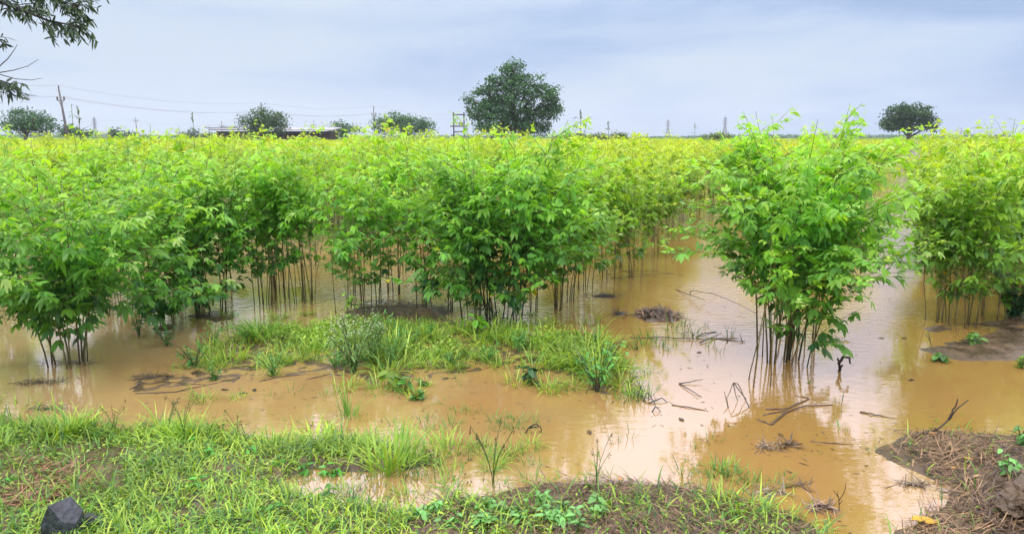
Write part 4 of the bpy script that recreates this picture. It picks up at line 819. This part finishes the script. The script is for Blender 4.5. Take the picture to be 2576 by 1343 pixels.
for k in range(22):
    q_ = strip[0]; xx_, yy_ = rng.uniform(500, 1560), rng.uniform(835, 955)
    weed('leafy_weed', 400+k, rng.uniform(.12, .24), 6, .04, .35, (.1, .28, .05), 'leafy weed among the grass tufts of the drowned strip', xx_, yy_, .6, 0, 'weed', stemc=(.12, .25, .06), lf=12, group='leafy weeds in the drowned strip')
for k in range(16):
    weed('broadleaf_weed', 300+k, .05, 3, .045, .45, (.09, .36, .04), 'small bright leaved weed in the left bank grass', rng.uniform(0, 900), rng.uniform(1140, 1340), .9, 0, 'weed', lf=5, group='bright small weeds in the left bank grass')

# ------------------------------------------------------------------ sticks, stones, debris
def stick(name, paths, label, r=.005, c=(.045, .032, .022), cat='twig', group=None):
    """paths: lists of (px, py, z) – px, py where the point stands above the water at height z"""
    m = MB(); o0 = None; r = r*.72
    for pth in paths:
        pts = np.array([G(a[0], a[1], a[2]) for a in pth]); 
        if o0 is None: o0 = pts[0].copy()
        if len(pts) > 2:
            t_ = np.linspace(0, len(pts)-1, len(pts)*3); pts = np.stack([np.interp(t_, np.arange(len(pts)), pts[:, i]) for i in range(3)], 1); pts[1:-1] += rng.normal(0, r*.35, (len(pts)-2, 3))
        tube(m, pts-o0, r*np.linspace(1.15, .55, len(pts)), np.array(c)*rng.uniform(.8, 1.2), 6)
    o = m.build(name, M_dead); o.location = tuple(o0); return tag(o, label, cat, group)
stick('forked_stick', [[(2312, 1095, .0), (2360, 1078, .05), (2390, 1052, .10), (2412, 1025, .16), (2436, 1006, .2)], [(2386, 1054, .1), (2395, 1036, .14), (2405, 1020, .18), (2409, 1002, .22)], [(2350, 1092, .0), (2356, 1078, .05)], [(2362, 1090, 0), (2352, 1076, .05)]], 'forked dark stick poking up from the mud on the right', .007)
stick('arched_twig', [[(1885, 1025, 0), (1868, 990, .06), (1858, 966, .1), (1845, 962, .11), (1836, 985, .06), (1828, 1000, .0)], [(1845, 962, .11), (1862, 985, .07), (1877, 1004, .0)], [(1845, 964, .1), (1850, 990, .05), (1856, 1008, 0)], [(1832, 1025, 0), (1822, 985, .07)]], 'arched bundle of dark twigs rising from the water right of the pale reflection', .0045)
stick('dead_stump', [[(2112, 940, -.02), (2112, 915, .06), (2108, 900, .1)], [(2110, 915, .06), (2122, 896, .12), (2136, 900, .12), (2140, 915, .08)], [(2112, 925, .03), (2120, 918, .06)]], 'black dead plant stump with a hooked top right of the lone bush', .013, (.025, .02, .016))
stick('forked_twig', [[(1708, 964, .005), (1740, 960, .012), (1768, 954, .02)], [(1708, 964, .005), (1735, 980, .01), (1765, 997, .005)]], 'thin forked twig lying on the pale reflection', .0045)
stick('branch_debris', [[(1905, 1055, .0), (1940, 1068, .005), (1970, 1040, .006), (2020, 1020, .008), (2095, 1018, .002)], [(1925, 1030, .0), (1980, 1028, .006), (2040, 1000, .005), (2000, 996, 0)], [(1940, 1068, .004), (1960, 1050, .01), (1990, 1030, .0)], [(1920, 1045, 0), (1960, 1035, .004), (2010, 1030, 0)]], 'tangled brown branch lying flat in the yellow water below the lone bush', .007, (.09, .055, .03))
stick('floating_stick', [[(2163, 1036, .002), (2200, 1042, .006), (2250, 1052, .0)]], 'straight stick floating between the tangled branch and the forked stick', .006, (.07, .05, .03))
stick('floating_stick', [[(2038, 1110, .0), (2085, 1114, .003), (2145, 1118, .0)]], 'thin dark stick floating above the yellow leaf', .005, (.07, .05, .03))
stick('floating_stick', [[(1690, 1018, .002), (1740, 1025, .004), (1782, 1034, .0)]], 'dark stick lying in the pale reflection below the forked twig', .005)
stick('arch_twig', [[(1322, 1088, 0), (1332, 1072, .04), (1350, 1065, .06), (1360, 1076, .03), (1362, 1088, 0)], [(1332, 1076, .03), (1356, 1072, .045)]], 'small arched dark root in the orange water', .006)
stick('bare_seedling', [[(2111, 1285, .0), (2110, 1255, .06), (2105, 1232, .1)], [(2110, 1260, .05), (2124, 1238, .1), (2128, 1214, .15)], [(2110, 1250, .06), (2096, 1232, .1)], [(2111, 1268, .04), (2120, 1258, .06)]], 'bare branched seedling in the yellow water near the bottom', .0025)
stick('floating_reeds', [[(1585, 850, .0), (1660, 848, .01), (1740, 852, .01), (1860, 850, .0)], [(1750, 848, .0), (1770, 838, .03), (1805, 834, .03), (1760, 846, .0)], [(1760, 862, .01), (1815, 838, .02)], [(1800, 852, .0), (1875, 858, .01)], [(1830, 862, .0), (1828, 846, .03)], [(1868, 862, 0), (1862, 842, .04)]], 'long line of black drift stems across the pale water by the lone bush', .006, (.035, .035, .03))
stick('drift_twigs', [[(1605, 1000, .0), (1612, 970, .05), (1618, 985, 0)], [(1618, 1010, 0), (1628, 985, .04), (1640, 1000, .02), (1652, 1025, 0)], [(1630, 1015, 0), (1665, 1000, .02), (1680, 1012, .0)], [(1640, 1035, 0), (1650, 1022, .03), (1662, 1035, 0)], [(1600, 990, 0), (1640, 1005, .02)]], 'tangle of black drift twigs at the left of the pale reflection', .005, (.03, .028, .025))
stick('bent_branch', [[(1700, 728, .0), (1760, 750, .05), (1775, 755, .02)], [(1735, 742, .03), (1738, 730, .08), (1790, 738, .1), (1850, 760, .1), (1905, 790, .05)]], 'long bare branch bending into the water left of the lone bush', .005, (.07, .05, .035))
stick('drift_arc', [[(1540, 700, .0), (1600, 695, .03), (1680, 688, .03), (1720, 692, .0)], [(1560, 682, .0), (1640, 680, .03), (1700, 690, 0)]], 'thin arched drift stems across the far channel', .004)
stick('drift_twigs', [[(325, 980, .0), (360, 965, .01), (420, 960, .01), (520, 968, .0)], [(345, 975, 0), (350, 955, .04), (375, 945, .05)], [(340, 990, 0), (440, 985, .005), (560, 960, 0)]], 'dark drift line in the left shallows', .005, (.05, .04, .03))
stick('drift_twigs', [[(650, 960, .0), (700, 948, .005), (780, 940, .0)], [(770, 955, 0), (830, 940, .01), (880, 945, 0)]], 'thin drift twigs below the middle of the drowned strip', .004, (.07, .045, .03))
stick('sunken_twig', [[(1400, 960, 0), (1425, 965, .03), (1450, 985, .0)], [(1490, 955, .08), (1480, 975, .04), (1475, 990, 0)]], 'dark bent twig left of the bushy bright weed', .005)
stick('shallow_twigs', [[(590, 1180, .09), (640, 1165, .09)], [(620, 1185, .09), (600, 1165, .1)]], 'short twig in the grass of the left bank', .003, (.12, .09, .05))
stick('leafless_stalks', [[(2346, 880, 0), (2338, 850, .08), (2334, 826, .14)], [(2340, 856, .07), (2328, 838, .12)]], 'dark twig seedling at the left tip of the mud isle', .004)
def flat_leaf(px, py, L_, Wd, c, label, z=None, rz=None, group=None):
    m = MB(); leaves(m, [(0, 0, 0)], [(1, 0, .05)], [(0, 0, 1.)], L_, Wd, c, .05); me = m.mesh('fallen_leaf', M_weed); return put(me, 'fallen_leaf', px, py, label, 'leaf', group, 1, z, rz)
def gz(px, py, add=.03):
    p = G(px, py); return max(0, float(ground_h(p[:1], p[1:2])[0]))+add
flat_leaf(2290, 1322, .10, .055, (.75, .45, .02), 'largest bright yellow leaf on the straw at the bottom right', gz(2290, 1322), .1)
flat_leaf(2325, 1336, .08, .04, (.7, .38, .02), 'orange yellow leaf touching the largest one', gz(2325, 1336), .3)
flat_leaf(2418, 1178, .05, .025, (.6, .34, .06), 'tan yellow leaf on the mound, above the pale one', gz(2418, 1178), -.4)
flat_leaf(2390, 1197, .03, .016, (.55, .33, .05), 'small yellow leaf on the upper mound edge', gz(2390, 1197), .1)
flat_leaf(2446, 1222, .06, .02, (.5, .33, .16), 'pale tan leaf blade on the mound', gz(2446, 1222), .6)
flat_leaf(1985, 1118, .05, .018, (.8, .5, .02), 'yellow leaf floating on a brown drift clump', .004, .0)
flat_leaf(2335, 1108, .05, .03, (.4, .2, .07), 'reddish brown leaf below the forked stick', gz(2335, 1108), .2)
flat_leaf(1565, 1224, .04, .02, (.5, .25, .05), 'orange leaf at the muddy water edge', gz(1565, 1224), 2.2)
for k, (x, y, c) in enumerate([(2690-700, 1113, (.2, .12, .05)), (1765, 885, (.03, .03, .03)), (2268, 852, (.04, .03, .025)), (2225, 850, (.05, .04, .03)), (1960, 1090, (.15, .1, .04)), (1480, 1083, (.1, .06, .03)), (600, 990, (.05, .04, .03)), (555, 980, (.05, .04, .03)), (640, 985, (.04, .035, .03)), (2300, 955, (.05, .035, .02)), (1720, 1060, (.07, .05, .04)), (1600, 945, (.04, .04, .04))]):
    flat_leaf(x, y, .06, .03, c, 'small dark bit of drift floating in open water', .004, None, 'dark bits floating in open water')
# debris heap
def heap(px, py, rx, ry, hz, n, c0, c1, label, name='debris_heap', W=.012):
    c_ = G(px, py); e = G(px+rx, py)[0]-c_[0]; f = abs(G(px, py-ry)[1]-c_[1]); m = MB(); g = np.random.default_rng(int(px))
    a = g.random(n)*6.28; r_ = np.sqrt(g.random(n)); P = np.stack([np.cos(a)*r_*e, np.sin(a)*r_*f, hz*(1-r_**1.3)*g.uniform(.4, 1.1, n)], 1)
    blades(m, P, g.random(n)*6.28, g.uniform(.03, .12, n), W*g.uniform(.3, 1.3, n), g.normal(.1, .3, n), g.normal(.3, .4, n), np.array(c0)+(np.array(c1)-c0)*g.random((n, 1))**2)
    th = np.linspace(0, 6.28, 15)[:-1]; ring = np.stack([np.cos(th)*e*.95, np.sin(th)*f*.9, th*0-.02], 1); r2 = ring*[.5, .5, 1]+[0, 0, hz*.7]; v = np.concatenate([ring, r2, [[0, 0, hz*.85]]]); i_ = np.arange(14); j_ = (i_+1) % 14
    m.add(v, c0, np.stack([i_, j_, j_+14, i_+14], 1), np.stack([i_+14, j_+14, i_*0+28], 1))
    o = m.build(name, M_dead); o.location = (c_[0], c_[1], 0); tag(o, label, 'debris'); return o
heap(1655, 793, 58, 16, .07, 620, (.035, .022, .015), (.3, .17, .1), 'brown debris heap like a small island in the channel')
heap(1985, 1120, 28, 5, .012, 60, (.08, .05, .025), (.25, .16, .07), 'brown drift clump under the floating yellow leaf', 'drift_clump')
heap(1925, 1125, 30, 8, .012, 70, (.1, .07, .04), (.4, .3, .2), 'pale brown drift clump left of the yellow leaf', 'drift_clump', .006)
heap(2060, 1275, 40, 9, .015, 110, (.06, .04, .025), (.4, .27, .18), 'brown drift clump left of the bare seedling', 'drift_clump', .008)
heap(1930, 1240, 45, 7, .012, 90, (.07, .06, .04), (.4, .36, .25), 'pale drift clump near the bottom mud edge', 'drift_clump', .006)
heap(2015, 1222, 30, 4, .008, 40, (.07, .05, .03), (.2, .13, .07), 'thin brown drift clump above the pale one', 'drift_clump', .006)
heap(2300, 1220, 50, 6, .01, 70, (.07, .05, .03), (.25, .18, .1), 'drift line at the silvery shallow by the mound', 'drift_clump', .006)
heap(1560, 790, 22, 7, .03, 80, (.02, .018, .015), (.07, .05, .04), 'small black drift clump left of the debris heap', 'drift_clump', .006)
heap(1520, 745, 60, 8, .03, 150, (.02, .018, .015), (.07, .06, .04), 'black drift line at the near corner of the channel', 'drift_clump', .005)
heap(2095, 858, 40, 6, .02, 70, (.03, .022, .018), (.1, .07, .05), 'dark drift clump right behind the lone bush stems', 'drift_clump', .006)
heap(100, 962, 70, 7, .012, 150, (.05, .04, .025), (.14, .1, .06), 'dark drift patch in the water at the left edge', 'drift_clump', .005)
heap(180, 912, 80, 10, .012, 160, (.05, .04, .025), (.14, .1, .06), 'dark drift around the stems of the left edge bush', 'drift_clump', .005)
heap(380, 950, 60, 10, .015, 150, (.04, .035, .025), (.13, .09, .06), 'dark drift patch left of the drowned strip', 'drift_clump', .005)
heap(120, 1030, 60, 5, .012, 60, (.03, .05, .025), (.08, .14, .05), 'green black drift stems in the left water', 'drift_clump', .006)
# root clod on the right mound
import bmesh
def lump(name, px, py, size, verts, material, label, cat, z0, seed=0, rough=.06, rz=0, sub=2, bev=.1):
    bm = bmesh.new()
    for v in verts: bm.verts.new(v)
    r = bmesh.ops.convex_hull(bm, input=bm.verts)
    bmesh.ops.delete(bm, geom=[g for g in r['geom_interior'] if isinstance(g, bmesh.types.BMVert)], context='VERTS')
    if bev: bmesh.ops.bevel(bm, geom=list(bm.edges), offset=bev*.25, segments=1, affect='EDGES')
    bmesh.ops.triangulate(bm, faces=bm.faces); bmesh.ops.subdivide_edges(bm, edges=bm.edges, cuts=sub, use_grid_fill=True); 
    g = np.random.default_rng(seed)
    for v in bm.verts:
        f = fbm(np.array([v.co.x*1.3+v.co.z]), np.array([v.co.y*1.3-v.co.z*.7]), 3, seed)[0]-.45
        v.co += v.co.normalized()*f*rough*3; v.co *= 1
    me = bpy.data.meshes.new(name); bm.to_mesh(me); bm.free(); me.materials.append(material); a = me.attributes.new('col', 'FLOAT_COLOR', 'POINT')
    a.data.foreach_set('color', np.tile([.05, .035, .025, 1], len(me.vertices)).astype(np.float32))
    o = bpy.data.objects.new(name, me); col.objects.link(o); p = G(px, py, z0); o.location = tuple(p); o.scale = size if hasattr(size, '__len__') else (size,)*3; o.rotation_euler = (0, 0, rz); return tag(o, label, cat)
rockv = [(-1, -.7, -1), (-.97, -.72, .1), (-.45, -.7, 1), (.3, -.85, .25), (.42, -.9, -1), (.1, .5, 1.0), (.8, .35, .4), (1, .2, -1), (.75, -.4, .0), (-.8, .7, .3), (-.8, .7, -1)]
lump('rock', 166, 1308, (.072, .065, .085), rockv, M_rock, 'dark slate grey angular rock in the grass at the bottom left', 'rock', .13, 3, .012, .0, 3, 0)
lump('rock', 226, 1306, (.036, .035, .024), rockv, M_rock, 'small flat grey stone touching the right side of the big rock', 'rock', .1, 5, .02, 1.0, 2, 0)
clod = [(-1, -.6, -.6), (1, -.7, -.6), (1, .7, -.6), (-1, .6, -.6), (-.7, -.5, .4), (.1, -.6, .8), (.8, -.3, 1), (.6, .5, 1), (-.3, .4, .6)]
lump('soil_clod', 2580, 1250, (.11, .1, .08), clod, M_ground, 'dark brown upturned soil clod on the right mound', 'soil clod', .15, 8, .2, .3, 7, .2)

# ------------------------------------------------------------------ damp air
hz = MB(); box(hz, (-2000, -60, -1.2), (2000, 1700, 60), (1, 1, 1))
M_haze, t, o = mat('damp_air'); pv = t.nodes.new('ShaderNodeVolumePrincipled'); pv.inputs['Color'].default_value = (.8, .92, 1, 1); pv.inputs['Density'].default_value = .00045; pv.inputs['Anisotropy'].default_value = .2
L(t, pv.outputs[0], o.inputs['Volume']); tag(hz.build('haze', M_haze, None, False), 'pale damp air fading the far things', 'haze', kind='stuff')
